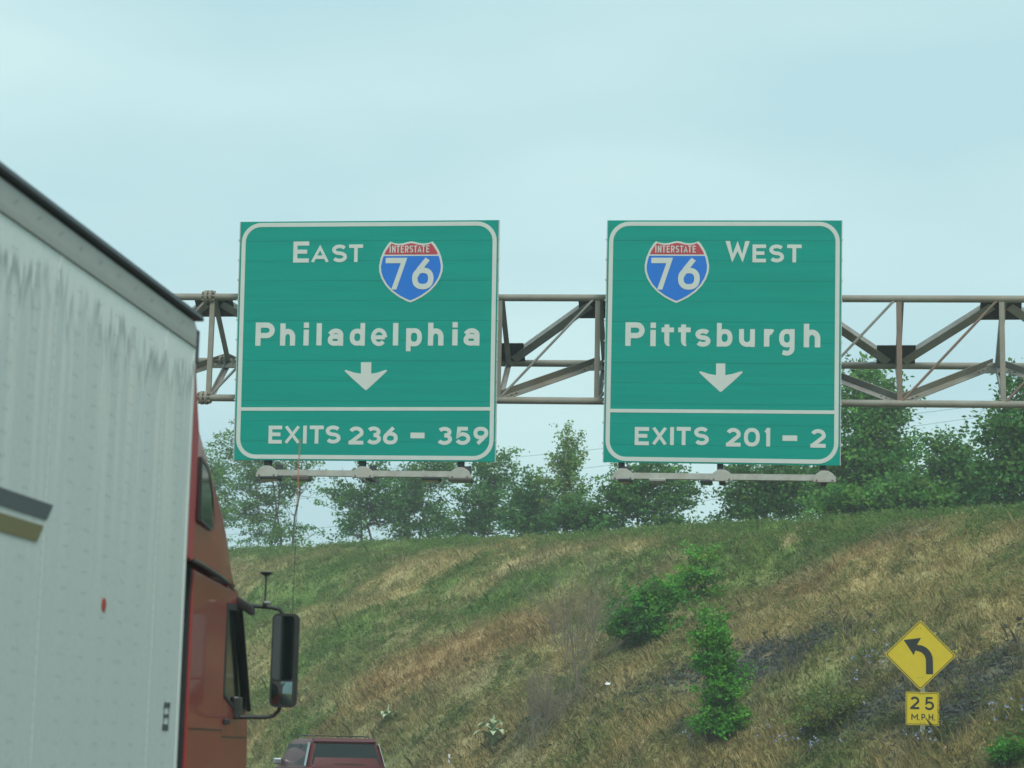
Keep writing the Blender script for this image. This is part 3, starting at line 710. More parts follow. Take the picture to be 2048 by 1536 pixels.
# ------------------------------------------------------------------ semi trailer
TX, TF, TB_, TW = -3.4, 11.95, -4.25, 2.59      # right face, front, back, width
tr = empty('semi_trailer', (TX - TW / 2, TB_ + 2, 0), 0, 'dirty streaked white box trailer with dark and gold stripes at the left edge', 'trailer')
TO = Vector(tr.location); tl = lambda x, y, z: (x - TO.x, y - TO.y, z - TO.z)
def tbox(name, lo, hi, m, parent=tr, bevel=0, label=None, kind=None):
    mb = MB(); mb.bbox(tl(*lo), tl(*hi)); return mb.build(name, MAT[m], parent, bevel=bevel, label=label, kind=kind)
seams = [11.365 - 1.828 * k for k in range(0, 9)]
edges = [TF - .03] + seams + [TB_ + .02]; edges = [e for e in edges if e >= TB_ + .01]
for a, b in zip(edges[:-1], edges[1:]):
    tbox('side_panel', (TX - .02, b + .003, 1.12), (TX, a + .0, 3.885), 'skin')
for s_ in seams: tbox('seam_strip', (TX + .0003, s_ - .016, 1.13), (TX + .003, s_ + .02, 3.884), 'skin')
# rivets
mb = MB(); yy = []
y = seams[0] + .22
col = []
for k in range(-1, 34):
    yb_ = seams[0] - .3047 * k
    for dy in (-.022, .022): col.append(yb_ + dy)
def rivet(y, z, r=.0062, x=TX + .001):
    n = 5; b = len(mb.v)
    ring = [tl(x, y + r * cos(2 * pi * k / n), z + r * sin(2 * pi * k / n)) for k in range(n)]
    mb.v += ring + [tl(x + r * .22, y, z)]; mb.f += [(b + k, b + (k + 1) % n, b + n) for k in range(n)]
for y in col:
    if not (TB_ + 10 < y < TF - .02): continue
    z = 1.25
    seam = min(abs(y - s_) for s_ in seams) < .03
    while z < 3.86: rivet(y, z + random.uniform(-.004, .004), .005 if seam else .0062); z += .052 if seam else .105
y = TF - .05
while y > 6:
    for z in (3.905, 3.922): rivet(y, z, .005, TX + .0115)
    if int((TF - y) / .038) % 8 < 1:
        rivet(y, 3.985, .008, TX + .0115); rivet(y - .03, 3.97, .008, TX + .0115)
    y -= .038
mb.build('rivets', MAT['rivet'], tr, kind='stuff', fix=False)
# top rail, roof edge, corner
tbox('top_rail', (TX - .05, TB_, 3.888), (TX + .010, TF - .015, 4.012), 'rail', bevel=.004)
mb = MB(); mb.prism([(TX - .05, 4.0125), (TX + .006, 4.0125), (TX + .004, 4.03), (TX - .012, 4.052), (TX - .05, 4.060)], lambda u, v, w: tl(u, w, v), TB_, TF - .03)
mb.build('rail_lip', MAT['rail'], tr)
tbox('roof', (TX - TW + .04, TB_, 4.02), (TX - .051, TF - .02, 4.058), 'rail')
mb = MB(); mb.prism([(TX - .09, 4.0605), (TX + .024, 4.0605), (TX + .030, 4.066), (TX + .024, 4.092), (TX - .09, 4.10)], lambda u, v, w: tl(u, w, v), TB_, TF + .06)
mb.build('roof_edge', MAT['edge_dark'], tr)
tbox('corner_post', (TX - .06, TF - .028, 1.12), (TX + .006, TF + .008, 3.884), 'skin', bevel=.004)
tbox('corner_cap', (TX - .06, TF - .012, 3.80), (TX + .012, TF + .05, 4.0), 'edge_dark', bevel=.006)
tbox('front_wall', (TX - TW, TF - .06, 1.1), (TX - .065, TF - .0, 4.02), 'rail'); tbox('dark_reflection_panel', (TX - TW + .1, TF + .001, 1.2), (TX - .1, TF + .012, 3.7), 'gusset')  # unseen dark panel on the front wall, added to darken mirror reflections
tbox('far_side', (TX - TW, TB_, 1.12), (TX - TW + .03, TF - .065, 4.015), 'rail')
tbox('rear_door', (TX - TW + .035, TB_ + .0, 1.12), (TX - .055, TB_ + .05, 3.88), 'rail')
tbox('floor', (TX - TW + .035, TB_ + .055, 1.12), (TX - .055, TF - .065, 1.2), 'rail')
tbox('bottom_rail', (TX - .04, TB_, 1.0), (TX + .012, TF - .03, 1.115), 'rail')
for a, b_, z0_, z1_, m_ in ((9.62, 9.54, 2.683, 2.604, 'stripe_dark'), (9.505, 9.425, 2.572, 2.49, 'stripe_gold')):
    mb = MB(); mb.prism([(TB_ + 4, z0_), (a, z0_ - .002), (b_, z1_ - .002), (TB_ + 4, z1_)], lambda u, v, w: tl(TX + w, u, v), .0036, .0055)
    mb.build('stripe', MAT[m_], tr, label='charcoal stripe' if m_ == 'stripe_dark' else 'gold stripe')
mb = MB(); mb.prism([(10.476 + .036 * cos(2 * pi * k / 16), 2.265 + .036 * sin(2 * pi * k / 16)) for k in range(16)], lambda u, v, w: tl(TX + w, u, v), .0006, .0035)
mb.build('round_sticker', MAT['sticker'], tr)
# stencilled vertical marking near the front: three dark blocks joined by thin rules
mb = MB()
for y0_, z0_, z1_ in ((11.72, 1.768, 1.800), (11.70, 1.713, 1.735), (11.69, 1.64, 1.678)):
    for k in range(3):
        zz = z0_ + (z1_ - z0_) * k / 3
        mb.bbox(tl(TX + .0006, y0_ - .05, zz), tl(TX + .0028, y0_ + .055, zz + (z1_ - z0_) / 3 - .003))
for yy_ in (11.66, 11.755): mb.bbox(tl(TX + .0006, yy_ - .004, 1.64), tl(TX + .0024, yy_ + .004, 1.80))
mb.build('stencil_mark', MAT['print'], tr)
mb = MB()
for z0_ in (1.50, 1.56, 1.60): mb.bbox(tl(TX + .0006, 8.62, z0_), tl(TX + .0028, 8.76, z0_ + .028))
mb.build('stencil_mark', MAT['print'], tr)
def wheel(parent, c, r, w, ax=(1, 0, 0)):
    c = Vector(c); ax = Vector(ax).normalized()
    mb = MB(); mb.tube([c - ax * w / 2, c - ax * w * .42, c + ax * w * .42, c + ax * w / 2], [r * .93, r, r, r * .93], 28)
    o = mb.build('tyre', MAT['rubber'], parent, smooth=True)
    mb = MB(); mb.tube([c - ax * (w / 2 + .01), c + ax * (w / 2 + .01)], r * .58, 20); mb.tube([c + ax * (w / 2 + .0105), c + ax * (w / 2 + .06)], r * .2, 12)
    mb.build('rim', MAT['chrome'], o, smooth=True)
for yy_ in (TB_ + 1.2, TB_ + 2.5):
    for xx in (TX - .3, TX - TW + .3): wheel(tr, tl(xx, yy_, .5), .5, .5)
for xx in (TX - .5, TX - TW + .5): tbox('landing_leg', (xx - .06, 9.0, .25), (xx + .06, 9.12, 1.1), 'angle')

# ------------------------------------------------------------------ tractor
HD = radians(7.3)
rt_ = Vector((cos(HD), sin(HD), 0)); to = Vector((-3.6, 13.0, 0)) - rt_ * 1.2
tk = empty('truck_tractor', to, HD, 'red sleeper truck cab with tall black side mirror, pulling the white trailer', 'truck')
ED = [(-.62, 3.96), (-.5, 3.73), (-.32, 3.52), (.11, 3.40), (.38, 3.31), (.79, 3.19), (1.16, 3.06), (1.4, 2.985), (1.75, 2.80), (2.0, 2.66)]
def edh(y): return float(np.interp(y, [e[0] for e in ED], [e[1] for e in ED]))
# side extender strip
mb = MB(); mb.prism([(-.64, 2.68), (-.34, 2.68), (-.34, 3.50), (-.5, 3.72), (-.64, 3.96)], lambda u, v, w: (1.16 + w, u, v), 0, .045)
mb.build('side_extender', MAT['truckred2'], tk, bevel=.01)
mb = MB(); mb.prism([(-.64, 2.68), (-.34, 2.68), (-.34, 3.50), (-.5, 3.72), (-.64, 3.96)], lambda u, v, w: (-1.16 - w, u, v), 0, .045)
mb.build('side_extender', MAT['truckred2'], tk, bevel=.01)
# roof fairing / upper sleeper
def sec(y, zb_, hw):
    h = edh(y)
    pr = [(hw, zb_), (hw + .004, (zb_ + h) / 2), (hw - .004, h - .02), (hw - .03, h + .005), (hw - .09, h + .025), (.5, h + .05), (0, h + .055)]
    return [(x, y, z) for x, z in pr] + [(-x, y, z) for x, z in pr[-2::-1]]
mb = MB(); mb.loft([sec(y, 2.70 - .0 * y, 1.2 - .03 * max(0, y - 1)) for y in (-.335, .0, .11, .38, .6, .79, 1.0, 1.16, 1.4, 1.75, 1.97)])
fair = mb.build('roof_fairing', MAT['truckred'], tk, smooth=True)
# black joint seam, curving down at the front
mb = MB(); mb.tube([(1.2, -.34, 2.688), (1.205, 0, 2.69), (1.205, .8, 2.688), (1.2, 1.4, 2.68), (1.185, 1.8, 2.655), (1.165, 2.02, 2.60), (1.165, 2.06, 2.5)], .014, 8); mb.build('roof_seam', MAT['plastic'], tk)
# cab body lower: sides with door opening simplified as one shell with separate door parts
def rect_sec(y, z0_, z1_, hw): return [(hw, y, z0_), (hw, y, z1_ - .04), (hw - .05, y, z1_), (-hw + .05, y, z1_), (-hw, y, z1_ - .04), (-hw, y, z0_)]
mb = MB(); mb.loft([rect_sec(-.16, .8, 2.68, 1.19), rect_sec(1.40, .8, 2.68, 1.20)]); mb.build('sleeper', MAT['truckred'], tk, bevel=.012)
# door with window opening
out_ = [(1.405, .8), (2.97, .8), (2.97, 1.30), (2.93, 1.60), (2.86, 1.80), (2.12, 2.60), (1.98, 2.665), (1.405, 2.675)]
dW = 1.195
def frame_poly(poly, holes_poly, x0_, x1_):
    """ring between two polygons with equal point counts"""
    n = len(poly); m = MB(); vs = [(x, u, v) for x in (x0_, x1_) for pl in (poly, holes_poly) for u, v in pl]
    fs = []
    for i in range(n):
        j = (i + 1) % n
        fs += [(i, j, n + j, n + i), (2 * n + i, 2 * n + j, 3 * n + j, 3 * n + i), (i, j, 2 * n + j, 2 * n + i), (n + i, n + j, 3 * n + j, 3 * n + i)]
    m.add(vs, fs); return m
win = [(1.45, 1.90), (2.05, 1.82), (2.62, 1.80), (2.74, 1.83), (2.70, 1.92), (2.08, 2.50), (1.95, 2.55), (1.45, 2.53)]
out8 = [(1.405, .8), (2.05, .8), (2.97, .8), (2.97, 1.50), (2.88, 1.85), (2.12, 2.62), (1.98, 2.665), (1.405, 2.675)]
door = frame_poly(out8, win, dW - .04, dW).build('door', MAT['truckred'], tk)
ctr = Vector((2.0, 2.1)); wf = [tuple(ctr + (Vector(p) - ctr) * 1.03) for p in win]; wi = [tuple(ctr + (Vector(p) - ctr) * .93) for p in win]
frame_poly(wf, wi, dW - .02, dW + .008).build('window_frame', MAT['rubber'], door)
mb = MB(); mb.prism(win, lambda u, v, w: (w, u, v), dW - .028, dW - .012); mb.build('window_glass', MAT['glass'], door)
mb = MB(); mb.bar((dW + .022, 2.0, 2.58), (dW + .03, 2.74, 1.82), .035, .03, (1, 0, 0)); mb.build('quarter_post', MAT['plastic'], door)
mb = MB(); mb.bbox((dW + .0006, 1.41, 1.61), (dW + .003, 2.9, 1.618)); mb.bbox((dW + .0006, -.15 + 1.56, 1.60), (dW + .002, 1.42, 2.4)); mb.build('door_gap', MAT['rubber'], door)
mb = MB(); mb.bbox((1.2008, -.12, 1.655), (1.2035, 1.38, 1.664)); mb.build('body_seam', MAT['rubber'], tk)
mb = MB(); mb.bar((dW + .02, 1.5, 1.72), (dW + .02, 1.66, 1.72), .03, .04); mb.build('handle', MAT['plastic'], door, bevel=.005)
frm = [(x, y, z) for x, y, z in ((0, 0, 0),)]
mb = MB(); mb.bbox((-1.19, 1.41, .8), (-1.15, 2.95, 2.6)); mb.build('far_door', MAT['truckred'], tk)
mb = MB(); mb.loft([[(sx * hw, y, z) for sx, z in ((1, .8), (1, zt_), (-1, zt_), (-1, .8))] for y, zt_, hw in ((2.98, 1.68, 1.10), (4.2, 1.5, .92), (4.95, 1.25, .85))]); mb.build('hood', MAT['truckred'], tk, bevel=.05)
mb = MB(); mb.add([(-1.1, 2.9, 1.7), (1.1, 2.9, 1.7), (1.05, 2.0, 2.64), (-1.05, 2.0, 2.64)], [(0, 1, 2, 3)]); mb.build('windshield', MAT['glass'], tk)
mb = MB(); mb.bbox((-.45, -1.6, .7), (.45, 4.8, .95)); mb.build('chassis', MAT['plastic'], tk)
mb = MB(); mb.tube([(.95, .2, .65), (.95, 1.8, .65)], .3, 20); mb.build('fuel_tank', MAT['chrome'], tk)
for yy_ in (-2.6, -1.3, 4.0):
    for sx in (-1, 1): wheel(tk, (sx * .95, yy_, .5), .5, .32)
mb = MB(); mb.bbox((-.45, -3.2, .7), (.45, -1.605, .95)); mb.build('rear_frame', MAT['plastic'], tk)
# dark sheets stand in for the shade in the cab-to-trailer gap below the extender
mb = MB(); mb.prism([(-.60, .9), (-.165, .9), (-.165, 2.68), (-.60, 2.68)], lambda u, v, w: (1.12 + w, u, v), 0, .03); mb.build('gap_shade_sheet', MAT['rubber'], tk)
mb = MB(); mb.bbox((-1.14, -.195, .82), (1.172, -.163, 2.67)); mb.build('gap_shade_back', MAT['rubber'], tk)  # black sheet over the sleeper's back, painting in the gap's shade
# sleeper window
sw = [(-.26, 2.955), (.30, 2.955), (.46, 2.98), (.53, 3.05), (.40, 3.19), (.24, 3.27), (.08, 3.31), (-.26, 3.32)]
c2 = Vector((.08, 3.12)); so = [tuple(c2 + (Vector(p) - c2) * 1.10) for p in sw]
fm = frame_poly(so, sw, -.01, .014); tiltx = lambda u, v, w: 1.208 + w - .035 * u - .03 * (v - 3.06)
fm.v = [(tiltx(u, v, w), u, v) for w, u, v in fm.v]; fm.build('sleeper_window_frame', MAT['plastic'], fair)
mb = MB(); mb.prism(sw, lambda u, v, w: (tiltx(u, v, w), u, v), -.02, .010); mb.build('sleeper_window', MAT['glass'], fair)
# mirror assembly
my = 2.1; x0m, x1m = 1.2 + .245, 1.2 + .445
mroot = MB()
zlo, zhi = 1.835, 2.515
def rrect(x0_, x1_, z0_, z1_, r, n=5):
    o = []
    for cx_, cz_, a0 in ((x1_ - r, z1_ - r, 0), (x0_ + r, z1_ - r, 90), (x0_ + r, z0_ + r, 180), (x1_ - r, z0_ + r, 270)):
        o += [(cx_ + r * cos(radians(a0 + 90 * q / n)), cz_ + r * sin(radians(a0 + 90 * q / n))) for q in range(n + 1)]
    return o
yr = lambda u: (u - x0m) * -.02          # housing toed a little
mb = MB(); P_ = rrect(x0m, x1m, zlo, zhi, .045)
mb.loft([[(u, my + yr(u), v) for u, v in P_], [(u, my + .03 + yr(u), v) for u, v in P_], [((u - (x0m + x1m) / 2) * .8 + (x0m + x1m) / 2, my + .11 + yr(u), (v - 2.175) * .93 + 2.175) for u, v in P_]])
mir = mb.build('mirror', MAT['plastic'], tk, smooth=True)
G1 = rrect(x0m + .012, x1m - .034, 2.035, zhi - .018, .03); G2 = rrect(x0m + .014, x1m - .036, zlo + .02, 2.02, .02)
mb = MB(); mb.prism(G1, lambda u, v, w: (u, my - w + yr(u), v), .0015, .005); mb.build('mirror_glass', MAT['mirror'], mir)
# convex lower glass
mb = MB(); nu, nv = 8, 8
ug = [x0m + .014 + (x1m - .05 - x0m) * i / nu for i in range(nu + 1)]; vg = [zlo + .02 + (2.02 - zlo - .02) * j / nv for j in range(nv + 1)]
mb.add([(u, my + yr(u) - .003 - .016 * (1 - ((i / nu - .5) * 2) ** 2) * (1 - ((j / nv - .5) * 2) ** 2), v) for j, v in enumerate(vg) for i, u in enumerate(ug)],
       [(j * (nu + 1) + i, j * (nu + 1) + i + 1, (j + 1) * (nu + 1) + i + 1, (j + 1) * (nu + 1) + i) for j in range(nv) for i in range(nu)])
mb.build('convex_glass', MAT['mirror'], mir, smooth=True, fix=False)
mb = MB(); mb.tube([(1.17, 2.02, 2.57), (1.26, 2.06, 2.565), (1.43, my + .04, 2.56), (1.49, my + .05, 2.548), (1.525, my + .06, 2.50)], .016, 10); mb.build('upper_arm', MAT['plastic'], tk, smooth=True)
mb = MB(); mb.tube([(1.19, my + .05, 1.76), (1.42, my + .06, 1.763), (1.475, my + .06, 1.775), (1.51, my + .06, 1.81), (1.52, my + .06, 1.85)], .015, 10); mb.build('lower_arm', MAT['plastic'], tk, smooth=True)
mb = MB(); mb.bbox((1.185, my - .06, 1.745), (1.235, my + .16, 1.905)); mb.build('arm_bracket', MAT['plastic'], tk, bevel=.012)
mb = MB(); mb.bbox((1.165, my - .1, 2.52), (1.215, my + .05, 2.62)); mb.build('arm_bracket', MAT['plastic'], tk, bevel=.012)
# look-down mirror on the door top
mb = MB(); mb.loft([[(1.16 + .16 * f + a * cos(t) * .018, 2.0 - .05 * f, 2.615 - .10 * f + sin(t) * a * .038) for t in [2 * pi * k / 10 for k in range(10)]] for f, a in ((0, .4), (.12, .9), (.5, 1.0), (.85, 1.05), (1.0, .8))])
mb.build('spot_mirror', MAT['plastic'], tk, smooth=True)
# small antenna with disc
ax_, ay_ = 1.2 + .185, my
mb = MB(); mb.tube([(ax_, ay_, 2.565), (ax_ + .002, ay_, 2.80)], .007, 8); mb.tube([(ax_, ay_, 2.56), (ax_, ay_, 2.60)], .018, 10)
ant = mb.build('disc_antenna', MAT['plastic'], tk)
mb = MB(); mb.tube([(ax_ + .002, ay_, 2.785), (ax_ + .002, ay_, 2.803), (ax_ + .002, ay_, 2.812), (ax_ + .002, ay_, 2.82)], [.012, .042, .048, .02], 16); mb.build('disc', MAT['plastic'], ant, smooth=True)
mb = MB(); mb.tube([(ax_ - .004, ay_ - .03, 2.59), (ax_ + .045, ay_ - .03, 2.588)], .012, 8); mb.build('clamp', MAT['trimgrey'], tk, smooth=True)
wx = 1.2 + .385
mb = MB(); mb.tube([(wx, my + .05, 2.50), (wx + .004, my + .05, 3.35)], .0028, 6); wh = mb.build('whip_antenna', MAT['plastic'], tk)
mb = MB(); mb.tube([(wx + .004, my + .05, 3.32), (wx + .006, my + .05, 3.82)], .0042, 6); mb.build('whip_tip', MAT['orange'], wh)

# ------------------------------------------------------------------ SUV
SH_ = radians(25)
suv = empty('suv', (-9.29, 46.3, -.09), SH_, 'dark red SUV with roof rails driving left beyond the truck mirror', 'suv')
def suv_sec(y, pts): return [(x, y, z) for x, z in pts] + [(-x, y, z) for x, z in pts[::-1]]
# local: +y forward, rear face at y=0 ; shifted so the root is the rear centre
low = [(-.02, .93), (0.06, .95), (1.5, .96), (3.2, .95), (4.3, .90), (4.7, .78)]
mb = MB(); mb.loft([suv_sec(y, [(hw - .08, .38), (hw, .5), (hw, .85), (hw - .03, zt_)]) for y, hw, zt_ in ((0.0, .90, 1.12), (.1, .93, 1.13), (1.5, .95, 1.12), (3.3, .94, 1.08), (4.3, .90, .98), (4.72, .80, .82))])
body = mb.build('body', MAT['suvred'], suv, smooth=True, bevel=.02)
mb = MB(); mb.loft([suv_sec(y, [(b_, z0_), (b_ - .04, (z0_ + zt_) / 2), (t_, zt_ - .04), (t_ - .08, zt_)]) for y, b_, t_, z0_, zt_ in ((.03, .88, .80, 1.115, 1.14), (.30, .88, .72, 1.115, 1.70), (.5, .885, .73, 1.115, 1.735), (1.6, .90, .745, 1.115, 1.755), (2.5, .90, .73, 1.10, 1.72), (3.3, .89, .80, 1.08, 1.11))])
cab_ = mb.build('cabin', MAT['suvred'], suv, smooth=True)
def quad(name, pts, m, parent, th=.004):
    P = [Vector(p) for p in pts]; n = (P[1] - P[0]).cross(P[2] - P[0]).normalized()
    mm = MB(); k = len(P); mm.add([p + n * th for p in P] + P, [tuple(range(k)), tuple(range(k, 2 * k))[::-1]] + [(i, k + i, k + (i + 1) % k, (i + 1) % k) for i in range(k)])
    return mm.build(name, MAT[m], parent)
quad('rear_window', [(-.79, .075, 1.18), (.79, .075, 1.18), (.66, .268, 1.63), (-.66, .268, 1.63)], 'suvglass', suv, .016)
quad('spoiler', [(-.70, .24, 1.665), (.70, .24, 1.665), (.72, .40, 1.735), (-.72, .40, 1.735)], 'suvred', suv, .03)
def sidepane(y0_, y1_, y0t, y1t, zb_=1.17, zt_=1.62):
    for sx in (-1, 1):
        f = lambda z: .885 - .12 * (z - 1.115) / .6
        p = [(sx * (f(zb_) + .012), y0_, zb_), (sx * (f(zb_) + .012), y1_, zb_), (sx * (f(zt_) + .010), y1t, zt_), (sx * (f(zt_) + .010), y0t, zt_)]
        quad('side_window', p if sx > 0 else p[::-1], 'suvglass', suv, .006)
sidepane(.30, 1.02, .40, 1.00); sidepane(1.12, 1.95, 1.10, 1.93); sidepane(2.03, 2.95, 2.01, 2.42)
for sx in (-1, 1):
    quad('rear_pillar', [(sx * .895, .12, 1.15), (sx * .90, .29, 1.15), (sx * .80, .38, 1.66), (sx * .775, .29, 1.66)][::(1 if sx > 0 else -1)], 'suvsilver', suv, .01)  # silver-grey pillar colour stands for sky reflected in the red paint
    mb = MB(); mb.tube([(sx * .62, .55, 1.745), (sx * .62, .6, 1.80), (sx * .62, 1.6, 1.82), (sx * .62, 2.3, 1.79), (sx * .62, 2.36, 1.735)], .014, 6); mb.build('roof_rail', MAT['plastic'], suv)
    mb = MB(); mb.bbox((sx * .98 - .1, 2.72, 1.14), (sx * .98 + .1, 2.84, 1.29)); mb.build('side_mirror', MAT['suvsilver'], suv, bevel=.035)
    mb = MB(); mb.bbox((sx * .84 - .07, -.02, .82), (sx * .84 + .07, .08, 1.10)); mb.build('tail_light', MAT['taillight'], suv, bevel=.01)
    mb = MB(); mb.bbox((sx * .72 - .12, 4.62, .68), (sx * .72 + .12, 4.74, .80)); mb.build('headlight', MAT['chrome'], suv, bevel=.01)
    for yy_ in (.95, 3.75): wheel(suv, (sx * .84, yy_, .36), .36, .24)
for yy_ in (.75, 2.0):
    mb = MB(); mb.bar((-.62, yy_, 1.805), (.62, yy_, 1.805), .03, .02); mb.build('roof_crossbar', MAT['plastic'], suv)
mb = MB(); mb.bbox((-.88, -.08, .42), (.88, .05, .62)); mb.build('bumper', MAT['plastic'], suv, bevel=.02)
mb = MB(); mb.bar((-.05, .055, 1.2), (-.05, .045, 1.2), .5, .01); mb.bbox((.0, .045, 1.185), (.42, .062, 1.2)); mb.build('rear_wiper', MAT['plastic'], suv)
# rear panel below the glass
mb = MB(); mb.bbox((-.80, -.006, .66), (.80, .02, 1.12)); mb.build('tailgate', MAT['suvred'], suv, bevel=.01)

# ------------------------------------------------------------------ curve warning sign
c = at_d(1838, 1310, 40); gz = Hs(c.x, c.y)
ws = empty('curve_warning_sign', (c.x, c.y, gz), radians(-3.5), 'yellow diamond sign with black left-curve arrow above a 25 M.P.H. plate', 'road sign')
ws.rotation_euler = (0, radians(.9), radians(-3.5))
wz = c.z - gz; pm = 40.35 / FPX
q_ = at_d(1838, 1310, 40)
def wloc(px, py):                     # px offsets measured on the face of the sign, in metres
    a = math.radians(.9); dx, dz = (px - 1838.5) * pm, -(py - 1313.5) * pm
    ro = .0125
    return dx * cos(ro) - dz * sin(ro) * 1, dz * cos(ro) + dx * sin(ro)
wfr = lambda u, v, w: (u, -w, wz + v)
def sq(s, r, n=4):
    o = []
    for a0 in (90, 0, -90, -180):
        cx_, cz_ = (s - r * 1.414) * cos(radians(a0)), (s - r * 1.414) * sin(radians(a0))
        o += [(cx_ + r * cos(radians(a0 + 45 - 90 * q / n)), cz_ + r * sin(radians(a0 + 45 - 90 * q / n))) for q in range(n + 1)]
    return o
def ring(name, A, B2, m, parent, w0, w1, fr):
    nn = len(A); mb = MB(); mb.add([fr(*p, w1) for p in A] + [fr(*p, w1) for p in B2] + [fr(*p, w0) for p in A] + [fr(*p, w0) for p in B2],
        [f for i in range(nn) for f in ((i, (i + 1) % nn, nn + (i + 1) % nn, nn + i), (2 * nn + i, 2 * nn + (i + 1) % nn, (i + 1) % nn, i), (nn + i, nn + (i + 1) % nn, 3 * nn + (i + 1) % nn, 3 * nn + i))])
    return mb.build(name, MAT[m], parent)
s0 = 67.5 * pm
dm = MB(); dm.prism(sq(s0, .04), wfr, 0, .004); dpan = dm.build('diamond_panel', MAT['yellow'], ws)
ring('border', sq(s0 - .022, .035), sq(s0 - .040, .025), 'black', dpan, .0045, .006, wfr)
ar = [(1807, 1285), (1840, 1280.5), (1832.5, 1294)] + [(1834 + 28.5 * sin(radians(a)) * 1.0, 1324 - 30 * cos(radians(a))) for a in range(12, 91, 13)] + [(1862.5, 1350), (1849, 1350)] + [(1831.5 + 17.5 * sin(radians(a)), 1324 - 18 * cos(radians(a))) for a in range(88, 2, -14)] + [(1829.5, 1305), (1826, 1314)]
mb = MB(); mb.prism([wloc(*p) for p in ar], wfr, .0045, .0065); mb.build('curve_arrow', MAT['black'], dpan)
pc = wloc(1841.5, 1416); pw, phh = 31.5 * pm, 31.5 * pm
def rr2(cx_, cz_, hw, hh, r, n=4):
    o = []
    for sx, sz, a0 in ((1, 1, 0), (-1, 1, 90), (-1, -1, 180), (1, -1, 270)):
        o += [(cx_ + sx * (hw - r) + r * cos(radians(a0 + 90 * q / n)), cz_ + sz * (hh - r) + r * sin(radians(a0 + 90 * q / n))) for q in range(n + 1)]
    return o
mb = MB(); mb.prism(rr2(pc[0], pc[1], pw, phh, .03), wfr, 0, .004); ppan = mb.build('speed_plate', MAT['yellow'], ws)
ring('border', rr2(pc[0], pc[1], pw - .014, phh - .014, .025), rr2(pc[0], pc[1], pw - .024, phh - .024, .018), 'black', ppan, .0045, .006, wfr)
for ch, x0_, x1_, y0_, y1_, t in (('2', 1818.5, 1836, 1393, 1417, .040), ('5', 1846, 1864, 1393.5, 1418.5, .040), ('M', 1820.5, 1833, 1426, 1437.5, .020), ('.', 1834, 1836, 1436, 1438, .018), ('P', 1839.5, 1847, 1426, 1437.5, .020), ('.', 1849, 1851, 1436, 1438, .018), ('H', 1853, 1862, 1426, 1437.5, .020), ('.', 1863.5, 1865.5, 1436, 1438, .018)):
    a, b = wloc(x0_, y1_), wloc(x1_, y0_); mb = MB(); glyph(mb, ch, a[0], b[0], a[1], b[1], t, wfr, .0045, .0018)
    mb.build('numeral' if ch.isdigit() else 'letter', MAT['black'], ppan)
px_ = wloc(1841, 1480)[0]
mb = MB(); mb.bbox((px_ - .045, .002, -.4), (px_ + .045, .09, wz + .45)); mb.build('post', MAT['wood'], ws, bevel=.006)
mb = MB()
for v in ((1836, 1262), (1838, 1357), (1841, 1389), (1842, 1443)):
    a = wloc(*v)
    for du in (-.035, .035): mb.tube([wfr(a[0] + du, a[1], .004), wfr(a[0] + du, a[1], .010)], .009, 6)
mb.build('bolts', MAT['bolt'], ws, kind='stuff')

# small white roadside marker and litter
p = hit(898, 1528)
mk = MB(); mk.tube([(0, 0, -.3), (0, 0, .20)], .026, 10); mk.tube([(0, 0, .201), (0, 0, .22)], [.032, .022], 10)
o = mk.build('marker_post', MAT['cloth'], None, smooth=True); o.location = p; tag(o, 'short white marker post in dry grass at the bottom edge', 'marker post')
p = hit(1216, 1381)
mk = MB(); mk.add([(-.09, 0, .02), (-.03, -.02, .10), (.05, .01, .05), (.10, -.02, .09), (.06, -.05, .0), (-.05, -.06, .0)], [(0, 1, 2), (2, 3, 4), (0, 2, 4), (0, 4, 5)])
o = mk.build('litter', MAT['cloth'], None); o.location = p + Vector((0, -.1, .12)); tag(o, 'crumpled scrap of white litter on the bare middle of the bank', 'litter')
o.scale = (.8, .8, .8)

